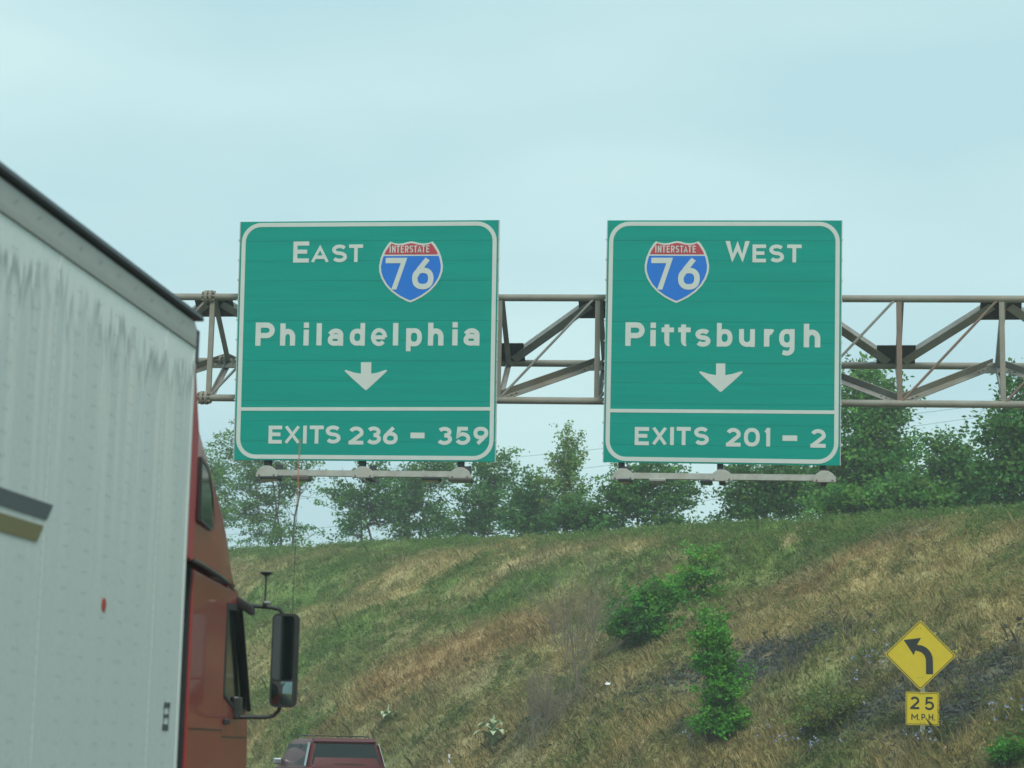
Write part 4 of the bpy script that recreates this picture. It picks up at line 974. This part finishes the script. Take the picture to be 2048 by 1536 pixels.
# ------------------------------------------------------------------ trees
def leaves_mesh(name, C_, Nn, L, W_, col, parent, mat_='leaf'):
    """C_ centres (n,3), Nn unit long axes (n,3) of each leaf; random roll"""
    n = len(C_)
    r = rng.normal(size=(n, 3)); r[:, 2] *= .6; b = np.cross(Nn, r); b /= np.linalg.norm(b, axis=1, keepdims=True) + 1e-9
    L = L[:, None]; W_ = W_[:, None]
    v0 = C_ - Nn * L * .5; v1 = C_ + b * W_ * .5; v2 = C_ + Nn * L * .5; v3 = C_ - b * W_ * .5
    V = np.stack([v0, v1, v2, v3], 1).reshape(-1, 3); F_ = np.arange(4 * n).reshape(n, 4)
    return np_mesh(name, V, F_, MAT[mat_], np.repeat(col, 4, 0), parent)
def make_tree(kind, label, bx, extra, lobes, leaf=.15, nleaf=9000, tint=(0.045, 0.105, 0.035), trunks=1, base_py=None, group='trees along the top of the bank', spray=.42, fill=.5, D=None, upright=.3, cat='tree'):
    """lobes: (px, py, rx, ry[, weight]) ellipses read off the photograph, turned into ellipsoids round the tree's own place"""
    if D is None: D = CREST_D(bx) + extra
    d = ray(bx, 1060); k = hypot(d.x, d.y); base = Vector((d.x / k * D, d.y / k * D, 0)); base.z = Hs(base.x, base.y) - .05
    root = empty(kind, base, 0, label, cat, group)
    sc = D / FPX; ux, uy = d.y / k, -d.x / k
    lb = []
    for q in lobes:
        P = at_d(q[0], q[1], D) - base; rx, ry = q[2] * sc, q[3] * sc; lb.append((np.array(P), rx, min(rx * 1.0, 3.2), ry, q[4] if len(q) > 4 else 1.0))
    vol = np.array([(a[1] * a[3]) ** 1.0 * a[4] for a in lb]); vol /= vol.sum()
    per = 42; ncl = max(10, nleaf // per)
    cc = []; ctrs = []
    for a, w in zip(lb, vol):
        m = max(3, int(ncl * w)); dirs = rng.normal(size=(m, 3)); dirs /= np.linalg.norm(dirs, axis=1, keepdims=True)
        rr_ = rng.random(m) ** (fill) * (1 + rng.normal(size=m) * .06); q = dirs * rr_[:, None]
        wob = .82 + .36 * rng.random(m)
        q = q * wob[:, None]
        p = np.stack([a[0][0] + ux * q[:, 0] * a[1] - uy * -1 * 0 * q[:, 1], a[0][1] + uy * q[:, 0] * a[1], a[0][2] + q[:, 2] * a[3]], 1)
        p[:, 0] += (d.x / k) * q[:, 1] * a[2]; p[:, 1] += (d.y / k) * q[:, 1] * a[2]
        cc.append(p)
    cc = np.concatenate(cc); cc = cc[cc[:, 2] > .15]
    # trunk and limbs
    top = max(a[0][2] + a[3] * .75 for a in lb); tw = MB(); stems = []
    for ti in range(trunks):
        ox = (ti - (trunks - 1) / 2) * .5; tx = np.array(lb[min(ti, len(lb) - 1)][0]) if trunks > 1 else np.array(lb[0][0])
        tz = top * (.95 if trunks == 1 else .75 + .2 * rng.random())
        pts = []
        for j in range(7):
            f = j / 6; pts.append((ox * (1 - f * .0) + (tx[0] - ox) * f ** 1.5 + rng.normal() * .09 * f, (tx[1]) * f ** 1.5 * 1 + rng.normal() * .09 * f, tz * f))
        r_ = .035 + top * .009 / trunks ** .5
        tw.tube(pts, [r_ * (1 - .85 * j / 6) for j in range(7)], 7); stems.append(np.array(pts))
    stem = np.concatenate(stems)
    for p in cc[rng.permutation(len(cc))[:150]]:
        z_ok = stem[:, 2] < p[2] - .15
        s_ = stem[z_ok] if z_ok.any() else stem[:1]
        dd = np.linalg.norm((s_ - p) * np.array([1, 1, 1.4]), axis=1); a = s_[dd.argmin()]
        mid = (a + p) / 2 + np.array([0, 0, -.12 * np.linalg.norm(p - a)]) + rng.normal(size=3) * .06
        L_ = np.linalg.norm(p - a); r_ = .010 + .009 * L_
        tw.tube([a, mid, p], [r_, r_ * .7, .006], 4, cap=False)
    tw.build('trunk', MAT['bark'], root, smooth=True, fix=False)
    # leaf sprays
    n = len(cc); dirs = rng.normal(size=(n, 3)); dirs[:, 2] = dirs[:, 2] * .3 + upright; cen = np.mean(stem, 0); o_ = cc - cen; o_[:, 2] *= .3
    dirs += 1.6 * o_ / (np.linalg.norm(o_, axis=1, keepdims=True) + 1e-6); dirs /= np.linalg.norm(dirs, axis=1, keepdims=True)
    t = rng.random((n, per)) * 2 - 1
    siz = spray * (.6 + .8 * rng.random(n))
    off = dirs[:, None, :] * (t * siz[:, None])[..., None] + rng.normal(size=(n, per, 3)) * (siz[:, None, None] * np.array([.34, .34, .20]))
    LC = (cc[:, None, :] + off).reshape(-1, 3)
    ld = rng.normal(size=LC.shape) * np.array([1, 1, .55]) + np.repeat(dirs, per, 0) * .7; ld[:, 2] -= .25; ld /= np.linalg.norm(ld, axis=1, keepdims=True)
    ok = LC[:, 2] > .05; LC = LC[ok]; ld = ld[ok]
    cv = np.repeat(.6 + .8 * rng.random(n), per)[ok]; hv = np.repeat(rng.random(n), per)[ok]
    col = np.array(tint)[None] * np.array([1.65, 1.85, 1.1]) * (cv * (.8 + .4 * rng.random(len(LC))))[:, None]; col[:, 0] *= .8 + .6 * hv; col[:, 2] *= 1.1 - .4 * hv
    leaves_mesh('crown', LC, ld, leaf * (.6 + .8 * rng.random(len(LC))), leaf * .6 * (.6 + .8 * rng.random(len(LC))), col, root)
    return root

T = make_tree
T('locust_tree', 'spindly open-crowned tree with bare stems showing, left of all trees on the bank', 565, 9,
  [(570, 950, 45, 95), (520, 1075, 60, 18, .5), (610, 1080, 36, 12, .3), (500, 930, 55, 60), (450, 900, 38, 45, .5), (470, 860, 30, 14, .15), (500, 1010, 48, 60), (445, 970, 30, 50, .5), (560, 1060, 70, 28, .9), (600, 960, 35, 50, .6), (620, 920, 40, 30, .4)], .13, 12500, (.055, .125, .045), 3, spray=.42, fill=.45)
T('broadleaf_tree', 'low spreading tree at the left end of the long clump, under the Philadelphia sign', 735, 8,
  [(720, 1010, 55, 55), (680, 990, 40, 30, .7), (780, 1000, 50, 60), (700, 1060, 40, 22, .8), (760, 950, 60, 30, .8)], .14, 7500, (.045, .115, .04), 2)
T('broadleaf_tree', 'dark multi-stemmed tree in the clump directly under the middle of the Philadelphia sign', 838, 9,
  [(830, 1000, 60, 70), (870, 940, 60, 40), (800, 1060, 40, 26, .7), (880, 1050, 45, 30)], .14, 8500, (.038, .10, .036), 3)
T('broadleaf_tree', 'tree with layered boughs whose top shows at the lower right corner of the Philadelphia sign', 955, 9,
  [(960, 1000, 60, 60), (985, 940, 42, 38, .9), (1000, 905, 22, 24, .4), (930, 1050, 50, 30), (1015, 960, 34, 26, .5), (1010, 1035, 40, 30)], .14, 8500, (.04, .105, .04), 2)
T('young_poplar_tree', 'tall narrow pale young tree standing in the gap between the two green signs', 1133, 8,
  [(1133, 960, 34, 100), (1130, 875, 20, 36, .5), (1145, 900, 28, 40, .5), (1125, 930, 34, 36, .8), (1110, 965, 40, 26, .8), (1155, 985, 40, 30, .8), (1130, 1010, 60, 26)], .125, 6000, (.085, .15, .06), 1, spray=.36, fill=.6, upright=.9)
T('broadleaf_tree', 'short dense dark tree just left of the foot of the narrow poplar', 1062, 7,
  [(1058, 1000, 42, 42), (1080, 1040, 60, 30), (1040, 1045, 40, 26), (1065, 965, 26, 20, .5)], .14, 6500, (.035, .10, .035), 2)
T('broadleaf_shrub', 'low dark shrub filling the gap right of the foot of the narrow poplar', 1168, 5,
  [(1165, 1030, 55, 34), (1130, 1040, 50, 26), (1200, 1045, 36, 22)], .14, 4800, (.035, .095, .035), 2, cat='shrub')
T('broadleaf_tree', 'fan-shaped tree with a bough reaching right, under the left half of the Pittsburgh sign', 1290, 7,
  [(1280, 990, 66, 62), (1235, 1000, 44, 46), (1320, 940, 55, 34, .8), (1350, 985, 44, 38), (1385, 980, 28, 15, .5), (1260, 940, 46, 26, .6), (1320, 1035, 60, 24), (1220, 1045, 34, 20, .8), (1350, 1045, 24, 14, .4)], .14, 10000, (.04, .11, .036), 2)
T('broadleaf_tree', 'loose tree sloping down to the left, under the right half of the Pittsburgh sign', 1530, 7,
  [(1530, 970, 60, 60), (1490, 950, 40, 45, .6), (1560, 1010, 60, 34), (1480, 1025, 54, 20), (1435, 1040, 26, 12, .35), (1590, 960, 50, 50), (1480, 990, 40, 26, .8)], .14, 10500, (.04, .105, .04), 3)
T('tall_broadleaf_tree', 'tallest tree, rising behind the truss to the right of the Pittsburgh sign', 1735, 9,
  [(1735, 850, 62, 90), (1725, 775, 60, 36, .8), (1770, 830, 50, 40), (1710, 930, 70, 60), (1780, 920, 60, 60), (1735, 745, 28, 24, .35), (1670, 980, 60, 50), (1790, 790, 20, 20, .3), (1820, 890, 26, 26, .4)], .15, 19000, (.048, .125, .040), 2, spray=.45, fill=.42)
T('broadleaf_shrub', 'broad bright low shrub in front of the foot of the tallest tree', 1765, 4,
  [(1740, 1000, 110, 32), (1840, 1000, 70, 34), (1680, 1015, 70, 24), (1800, 975, 60, 24, .7)], .14, 10000, (.05, .13, .04), 3, cat='shrub')
T('broadleaf_tree', 'tree with wispy pale left side, between the tallest tree and the right edge', 1905, 8,
  [(1910, 940, 50, 60), (1880, 900, 40, 34, .6), (1930, 980, 60, 40), (1890, 1005, 50, 24, .8), (1860, 960, 30, 40, .4)], .14, 8500, (.045, .11, .045), 2)
T('broadleaf_tree', 'large dark tree cut off by the right edge behind the truss', 2040, 7,
  [(2050, 880, 80, 70), (1995, 850, 40, 40, .7), (2040, 780, 40, 50, .7), (2000, 950, 60, 60), (2080, 980, 80, 50), (1975, 1000, 40, 24, .6), (2110, 860, 70, 90)], .15, 17000, (.046, .12, .042), 2, spray=.45, fill=.42)
T('broadleaf_tree', 'small tree glimpsed between the truck cab and the Philadelphia sign', 425, 9,
  [(430, 960, 30, 50), (400, 940, 40, 40), (450, 1030, 26, 50), (400, 1020, 50, 60)], .13, 5000, (.05, .12, .045), 2)

# shrubs on the slope
def slope_plant(kind, label, bpx, bpy, lobes, **k):
    p = hit(bpx, bpy); D = hypot(p.x, p.y)
    r_ = make_tree(kind, label, bpx, 0, lobes, D=D, group=k.pop('group', None), **k)
    d = ray(bpx, bpy); 
    return r_
slope_plant('slope_bush', 'round deep green bush in the middle of the dry bank', 1290, 1290, [(1285, 1225, 62, 55), (1260, 1245, 48, 40), (1320, 1195, 50, 34, .8), (1225, 1255, 22, 14, .3), (1300, 1265, 44, 24)], leaf=.10, nleaf=8500, tint=(.040, .140, .028), trunks=3, spray=.24, fill=.4, cat='bush')
slope_plant('slope_bush', 'loose yellow-green bush growing upslope beside the round deep green bush', 1395, 1200, [(1385, 1155, 42, 30), (1400, 1115, 36, 18, .6), (1355, 1175, 40, 20, .7), (1420, 1100, 14, 10, .3), (1420, 1180, 30, 30, .3)], leaf=.09, nleaf=3800, tint=(.075, .18, .038), trunks=2, spray=.24, fill=.5, cat='bush')
slope_plant('slope_sapling', 'tall narrow bright green sapling standing on the dark shale of the bank', 1445, 1480, [(1440, 1440, 42, 34, 1.1), (1440, 1380, 40, 40), (1430, 1320, 36, 36), (1425, 1270, 36, 26, .8), (1390, 1275, 26, 12, .4), (1420, 1235, 30, 16, .4), (1475, 1340, 26, 14, .35), (1470, 1440, 24, 20, .6), (1405, 1330, 30, 16, .4)], leaf=.08, nleaf=11000, tint=(.050, .165, .032), trunks=2, spray=.20, fill=.42, cat='sapling')
slope_plant('slope_bush', 'pale green feathery weed clump left of the curve sign', 1655, 1470, [(1650, 1430, 60, 36), (1690, 1400, 40, 26, .6), (1610, 1450, 40, 22, .6)], leaf=.06, nleaf=3200, tint=(.10, .125, .06), trunks=3, spray=.22, fill=.6, cat='weed')
slope_plant('slope_bush', 'small green bush at the bottom right corner', 2022, 1535, [(2022, 1505, 34, 24), (2000, 1520, 24, 14)], leaf=.08, nleaf=2000, tint=(.045, .13, .03), trunks=2, spray=.18, cat='bush')

# dead grey shrub
def dead_shrub(px, py, top_py, spread, label):
    p = hit(px, py); D = hypot(p.x, p.y); hgt = (py - top_py) / FPX * D
    mb = MB()
    def br(a, d, L, r, lv):
        b = a + d * L; mid = (a + b) / 2 + Vector(rng.normal(size=3) * .03 * L)
        mb.tube([a, mid, b], [r, r * .8, r * .5], 3, cap=False)
        if lv == 0: return
        for _ in range(5 if lv > 1 else 5):
            f = .3 + .7 * rng.random(); q = a.lerp(b, f); nd = (d + Vector(rng.normal(size=3)) * .38 + Vector((0, 0, .12))).normalized()
            br(q, nd, L * (.42 + .25 * rng.random()), r * .5, lv - 1)
    for k in range(9):
        d = Vector((rng.normal() * spread, rng.normal() * spread, 1)).normalized(); br(Vector((rng.normal() * .1, rng.normal() * .1, -.1)), d, hgt * (.6 + .25 * rng.random()), .014, 3)
    o = mb.build('dead_shrub', MAT['deadtwig'], None, fix=False); o.location = p; tag(o, label, 'shrub')
dead_shrub(1160, 1392, 1160, .22, 'leafless grey shrub of fine upright twigs left of the round green bush')
dead_shrub(1075, 1490, 1370, .25, 'smaller leafless grey shrub low on the bank right of the pale mullein')

# mullein
def mullein(px, py, s, label, n=17):
    p = hit(px, py); root = empty('mullein', p, 0, label, 'plant')
    root['group'] = 'mullein plants on the bank'
    mb = MB(); mb.tube([(0, 0, -.05), (0, 0, .4 * s), (0.02, 0, .62 * s)], [.03 * s, .025 * s, .02 * s], 7); mb.build('stalk', MAT['mull'], root)
    for k in range(n):
        a = 2 * pi * k / n * 2.4 + rng.random() * .5; L_ = (.52 - .020 * k) * s * (.85 + .3 * rng.random()); w = L_ * .24; zb_ = (.04 + .026 * k) * s
        mb = MB(); seg = 5; vs = []
        for j in range(seg + 1):
            f = j / seg; rr_ = f * L_; zz = zb_ + sin(f * 2.0) * L_ * .55 - f * f * L_ * .35; ww = w * sin(pi * (.12 + .85 * f)) 
            for sx, dz in ((-1, .02 * s), (0, 0), (1, .02 * s)): vs.append((cos(a) * rr_ - sin(a) * ww * sx, sin(a) * rr_ + cos(a) * ww * sx, zz + dz))
        mb.add(vs, [f_ for j in range(seg) for f_ in ((j * 3, j * 3 + 1, j * 3 + 4, j * 3 + 3), (j * 3 + 1, j * 3 + 2, j * 3 + 5, j * 3 + 4))])
        mb.build('leaf', MAT['mull'], root, smooth=True, fix=False)
MAT['mull'] = mat('mullein_leaf', (0.36, 0.44, 0.27), .85, 0, .2, 9)
mullein(985, 1496, 1.25, 'pale grey-green mullein rosette with wide drooping leaves low on the bank')
mullein(775, 1448, .8, 'smaller upright mullein on the bank above the dark red SUV', 10)

# ------------------------------------------------------------------ overhead wires
def cable(label, p0, p1, D0, D1, r=.011):
    a, b = at_d(*p0, D0), at_d(*p1, D1); n = 16; mb = MB()
    pts = [a.lerp(b, k / n) - Vector((0, 0, 4 * .5 * (k / n) * (1 - k / n) - 0)) for k in range(n + 1)]
    mid = pts[n // 2]; mb.tube([p - mid for p in pts], r, 5)
    o = mb.build('overhead_wire', MAT['wire'], None); o.location = mid; tag(o, label, 'wire', 'overhead wires beyond the trees')
cable('highest thin overhead wire, crossing just under the truss at the right', (300, 975), (2300, 768), 150, 120)
cable('second thin overhead wire, just below the highest one', (300, 1025), (2300, 785), 150, 120)
cable('third thin overhead wire, seen low between the two signs\' trees', (300, 1080), (2300, 880), 150, 120)
cable('lowest thin overhead wire, near the crest of the bank', (300, 1092), (2300, 900), 150, 120)

# ------------------------------------------------------------------ grass and weeds on the bank
def grass(n, name, label, hmin, hmax, blades, seed, wblade=.022, spread=.22, region=None):
    r = np.random.default_rng(seed)
    az = np.radians(r.uniform(-24, 11, n * 3)); D = 33 + 80 * r.random(n * 3) ** 1.5
    x = D * np.sin(az); y = D * np.cos(az); s, t = st(x, y); ok = (s > .2) & (s < 21) & (r.random(n * 3) < np.where(s > 16.5, .5, 1))
    x, y = x[ok][:n], y[ok][:n]; m = len(x); s, t = st(x, y)
    jit = .7 + .6 * r.random((m, len(PAL))); c, A, ks = cover_colour(x, y, 2.3, jit)
    ki = {k: A[:, i] for i, k in enumerate(ks)}
    dens = 1 - .55 * ki['k'] - .97 * ki['s'] - .25 * ki['b']; keep = r.random(m) < dens
    x, y, s, c = x[keep], y[keep], s[keep], c[keep]; g_ = ki['g'][keep]; y_ = (ki['y'] + ki['r'])[keep]; m = len(x)
    z = H(x, y)
    lo_ = (s < 4)
    h = (hmin + (hmax - hmin) * r.random(m) ** 2.2) * (1 + .5 * y_ * lo_) * (1 - .45 * (s > 13)) * (.55 + .9 * fbm(x * .8 + 40, y * .8, 3))
    wind = np.array([-.04, .0])
    bx = np.repeat(x, blades) + r.normal(size=m * blades) * spread * .5; by = np.repeat(y, blades) + r.normal(size=m * blades) * spread * .5
    bz = H(bx, by) - .03
    hh = np.repeat(h, blades) * (.5 + .8 * r.random(m * blades)); a = r.uniform(0, 2 * pi, m * blades); lean = .2 + .9 * r.random(m * blades)
    tx = (np.cos(a) * lean + wind[0]) * hh; ty = (np.sin(a) * lean + wind[1]) * hh
    w = wblade * (.6 + .8 * r.random(m * blades)) * np.repeat(.7 + .006 * np.hypot(x, y), blades)
    px_, py_ = w * .8, w * .6 * np.sign(np.sin(a * 3))
    b0 = np.stack([bx - px_, by - py_, bz], 1); b1 = np.stack([bx + px_, by + py_, bz], 1)
    m0 = np.stack([bx - px_ * .8 + tx * .38, by - py_ * .8 + ty * .38, bz + hh * .62], 1); m1 = np.stack([bx + px_ * .8 + tx * .38, by + py_ * .8 + ty * .38, bz + hh * .62], 1)
    tp = np.stack([bx + tx, by + ty, bz + hh * .95], 1)
    k = m * blades; V = np.stack([b0, b1, m1, tp, m0], 1).reshape(-1, 3); i5 = np.arange(k)[:, None] * 5
    F_ = i5 + np.array([[0, 1, 2, 3, 4]])
    cb = np.repeat(c, blades, 0) * (.86 + .28 * r.random((k, 1))); 
    # scattered straw stems among green and green among straw
    sw_ = r.random(k) < .12; cb[sw_] = np.array([.27, .225, .11]) * (.7 + .6 * r.random((sw_.sum(), 1)))
    o = np_mesh(name, V, F_, MAT['grass'], np.repeat(cb, 5, 0)); tag(o, label, 'grass', None, 'stuff')
grass(100000, 'grass', 'rough green and straw-coloured grass covering the roadside bank', .06, .20, 6, 11, .012, .26)
grass(1600, 'tall_grass', 'taller seeding weeds and grass scattered over the bank', .22, .50, 6, 12, .010, .16)

# low leafy weeds: many small leaves close to the ground
def leafy(n, per, seed, name, label, hmax, size):
    r = np.random.default_rng(seed)
    az = np.radians(r.uniform(-24, 11, n * 3)); D = 33 + 80 * r.random(n * 3) ** 1.4
    x = D * np.sin(az); y = D * np.cos(az); s, t = st(x, y); ok = (s > .3) & (s < 19); x, y = x[ok][:n], y[ok][:n]
    c, A, ks = cover_colour(x, y, 3.0, .5 + 1.0 * r.random((len(x), len(PAL)))); ki = {k: A[:, i] for i, k in enumerate(ks)}
    clump = fbm(x * .9 + 13, y * .9 + 77, 3); keep = r.random(len(x)) < (.25 + .75 * ki['g'] + .2 * ki['b']) * (clump > .42)
    x, y, c, g_ = x[keep], y[keep], c[keep], ki['g'][keep]; m = len(x)
    hh = hmax * (.35 + .65 * r.random(m)) * (.6 + .8 * clump[keep]); rad = hh * (.5 + .8 * r.random(m))
    P = r.normal(size=(m, per, 3)); P /= np.linalg.norm(P, axis=2, keepdims=True); P *= r.random((m, per, 1)) ** .4
    C_ = np.stack([x[:, None] + P[..., 0] * rad[:, None], y[:, None] + P[..., 1] * rad[:, None], np.zeros((m, per))], -1)
    C_[..., 2] = H(C_[..., 0], C_[..., 1]) + np.abs(P[..., 2]) * hh[:, None]
    C_ = C_.reshape(-1, 3); N_ = r.normal(size=C_.shape); N_[:, 2] = N_[:, 2] * .5 + .2; N_ /= np.linalg.norm(N_, axis=1, keepdims=True); k = len(C_)
    cc = c * .55 + np.array([.10, .175, .05]) * .45 * (.6 + .8 * r.random((m, 1))); cc = np.repeat(cc, per, 0) * (.85 + .3 * r.random((k, 1)))
    L_ = size * (.5 + r.random(k)); o = leaves_mesh(name, C_, N_, L_, L_ * .45, cc, None, 'grass'); tag(o, label, 'weeds', None, 'stuff')
leafy(26000, 22, 31, 'weeds', 'low leafy weeds growing in clumps through the grass of the bank', .30, .085)

# tiny chicory and yellow flowers near the bottom right
def flowers(name, label, pts, n, col, size, seed):
    r = np.random.default_rng(seed); C_ = []
    for px, py, rx, ry in pts:
        for _ in range(n):
            qx, qy = px + r.normal() * rx, py + r.normal() * ry
            if qy > 1560 or qx > 2100: continue
            p = hit(qx, qy); C_.append((p.x, p.y, p.z + .22 + .25 * r.random()))
    C_ = np.array(C_); C_ = np.repeat(C_, 3, 0) + r.normal(size=(len(C_) * 3, 3)) * .02
    N_ = r.normal(size=C_.shape); N_ /= np.linalg.norm(N_, axis=1, keepdims=True); k = len(C_)
    o = leaves_mesh(name, C_, N_, np.full(k, size), np.full(k, size), np.tile(np.array(col), (k, 1)), None); tag(o, label, 'flowers', None, 'stuff')
flowers('blue_flowers', 'tiny pale blue chicory flowers scattered at the lower right of the bank', [(1600, 1510, 50, 12), (1870, 1510, 30, 14), (1740, 1345, 30, 8), (1560, 1505, 40, 10), (1990, 1460, 30, 10), (1750, 1370, 40, 40), (1380, 1500, 20, 6)], 10, (.36, .42, .62), .045, 5)
flowers('yellow_flowers', 'few tiny yellow flowers at the bottom right of the bank', [(1970, 1500, 14, 14), (1915, 1325, 4, 4)], 4, (.55, .5, .05), .04, 6)

# shale stones
r = np.random.default_rng(21); V = []; Fc = []; Cc = []
cent = [b for b in BLOBS if b[0] == 'k' and b[7] >= .9]
cnt = 0
for _ in range(7000):
    b = cent[r.integers(len(cent))]; a, c_ = r.normal() * b[5] * .8, r.normal() * b[6] * .8
    x = b[1] + b[3] * a + b[4] * c_; y = b[2] + b[4] * a - b[3] * c_
    if float(st(x, y)[0]) < .3: continue
    V.append((x, y)); 
V = np.array(V); zz = H(V[:, 0], V[:, 1]); m = len(V); sz = .02 + .06 * r.random(m) ** 3
base_ = np.array([(-1, -1, 0), (1, -1, 0), (1, 1, 0), (-1, 1, 0), (-.6, -.5, .7), (.7, -.6, .6), (.5, .7, .8), (-.7, .6, .6)], float)
PV = base_[None] * (1 + r.normal(size=(m, 8, 3)) * .25) * sz[:, None, None] * np.array([1, .8, .7]); ang = r.uniform(0, 6.28, m)
R_ = np.stack([np.stack([np.cos(ang), -np.sin(ang)], 1), np.stack([np.sin(ang), np.cos(ang)], 1)], 1)
PV[..., :2] = np.einsum('mij,mkj->mki', R_, PV[..., :2]); PV += np.stack([V[:, 0], V[:, 1], zz - .01], 1)[:, None]
fq = np.array([(4, 5, 6, 7), (0, 1, 5, 4), (1, 2, 6, 5), (2, 3, 7, 6), (3, 0, 4, 7)])
FF = (np.arange(m)[:, None, None] * 8 + fq[None]).reshape(-1, 4)
cs = np.array([.055, .066, .064])[None] * (.5 + 1.1 * r.random((m, 1)))
o = np_mesh('shale_rubble', PV.reshape(-1, 3), FF, MAT['soil'], np.repeat(cs, 8, 0)); tag(o, 'dark grey shale rubble spilling down the bank', 'rubble', None, 'stuff')

# ------------------------------------------------------------------ summer haze
hm = bpy.data.materials.new('haze'); hm.use_nodes = True; ht = hm.node_tree; ht.nodes.clear()
ho = ht.nodes.new('ShaderNodeOutputMaterial'); hv_ = ht.nodes.new('ShaderNodeVolumePrincipled')
hv_.inputs['Color'].default_value = (.88, .95, .96, 1); hv_.inputs['Density'].default_value = .0015; hv_.inputs['Anisotropy'].default_value = 0.0
ht.links.new(hv_.outputs[0], ho.inputs['Volume'])
mb = MB(); mb.bbox((-950, -350, -1.5), (950, 950, 24)); hz = mb.build('haze', hm, None); tag(hz, 'thin pale summer haze', 'haze', None, 'stuff')
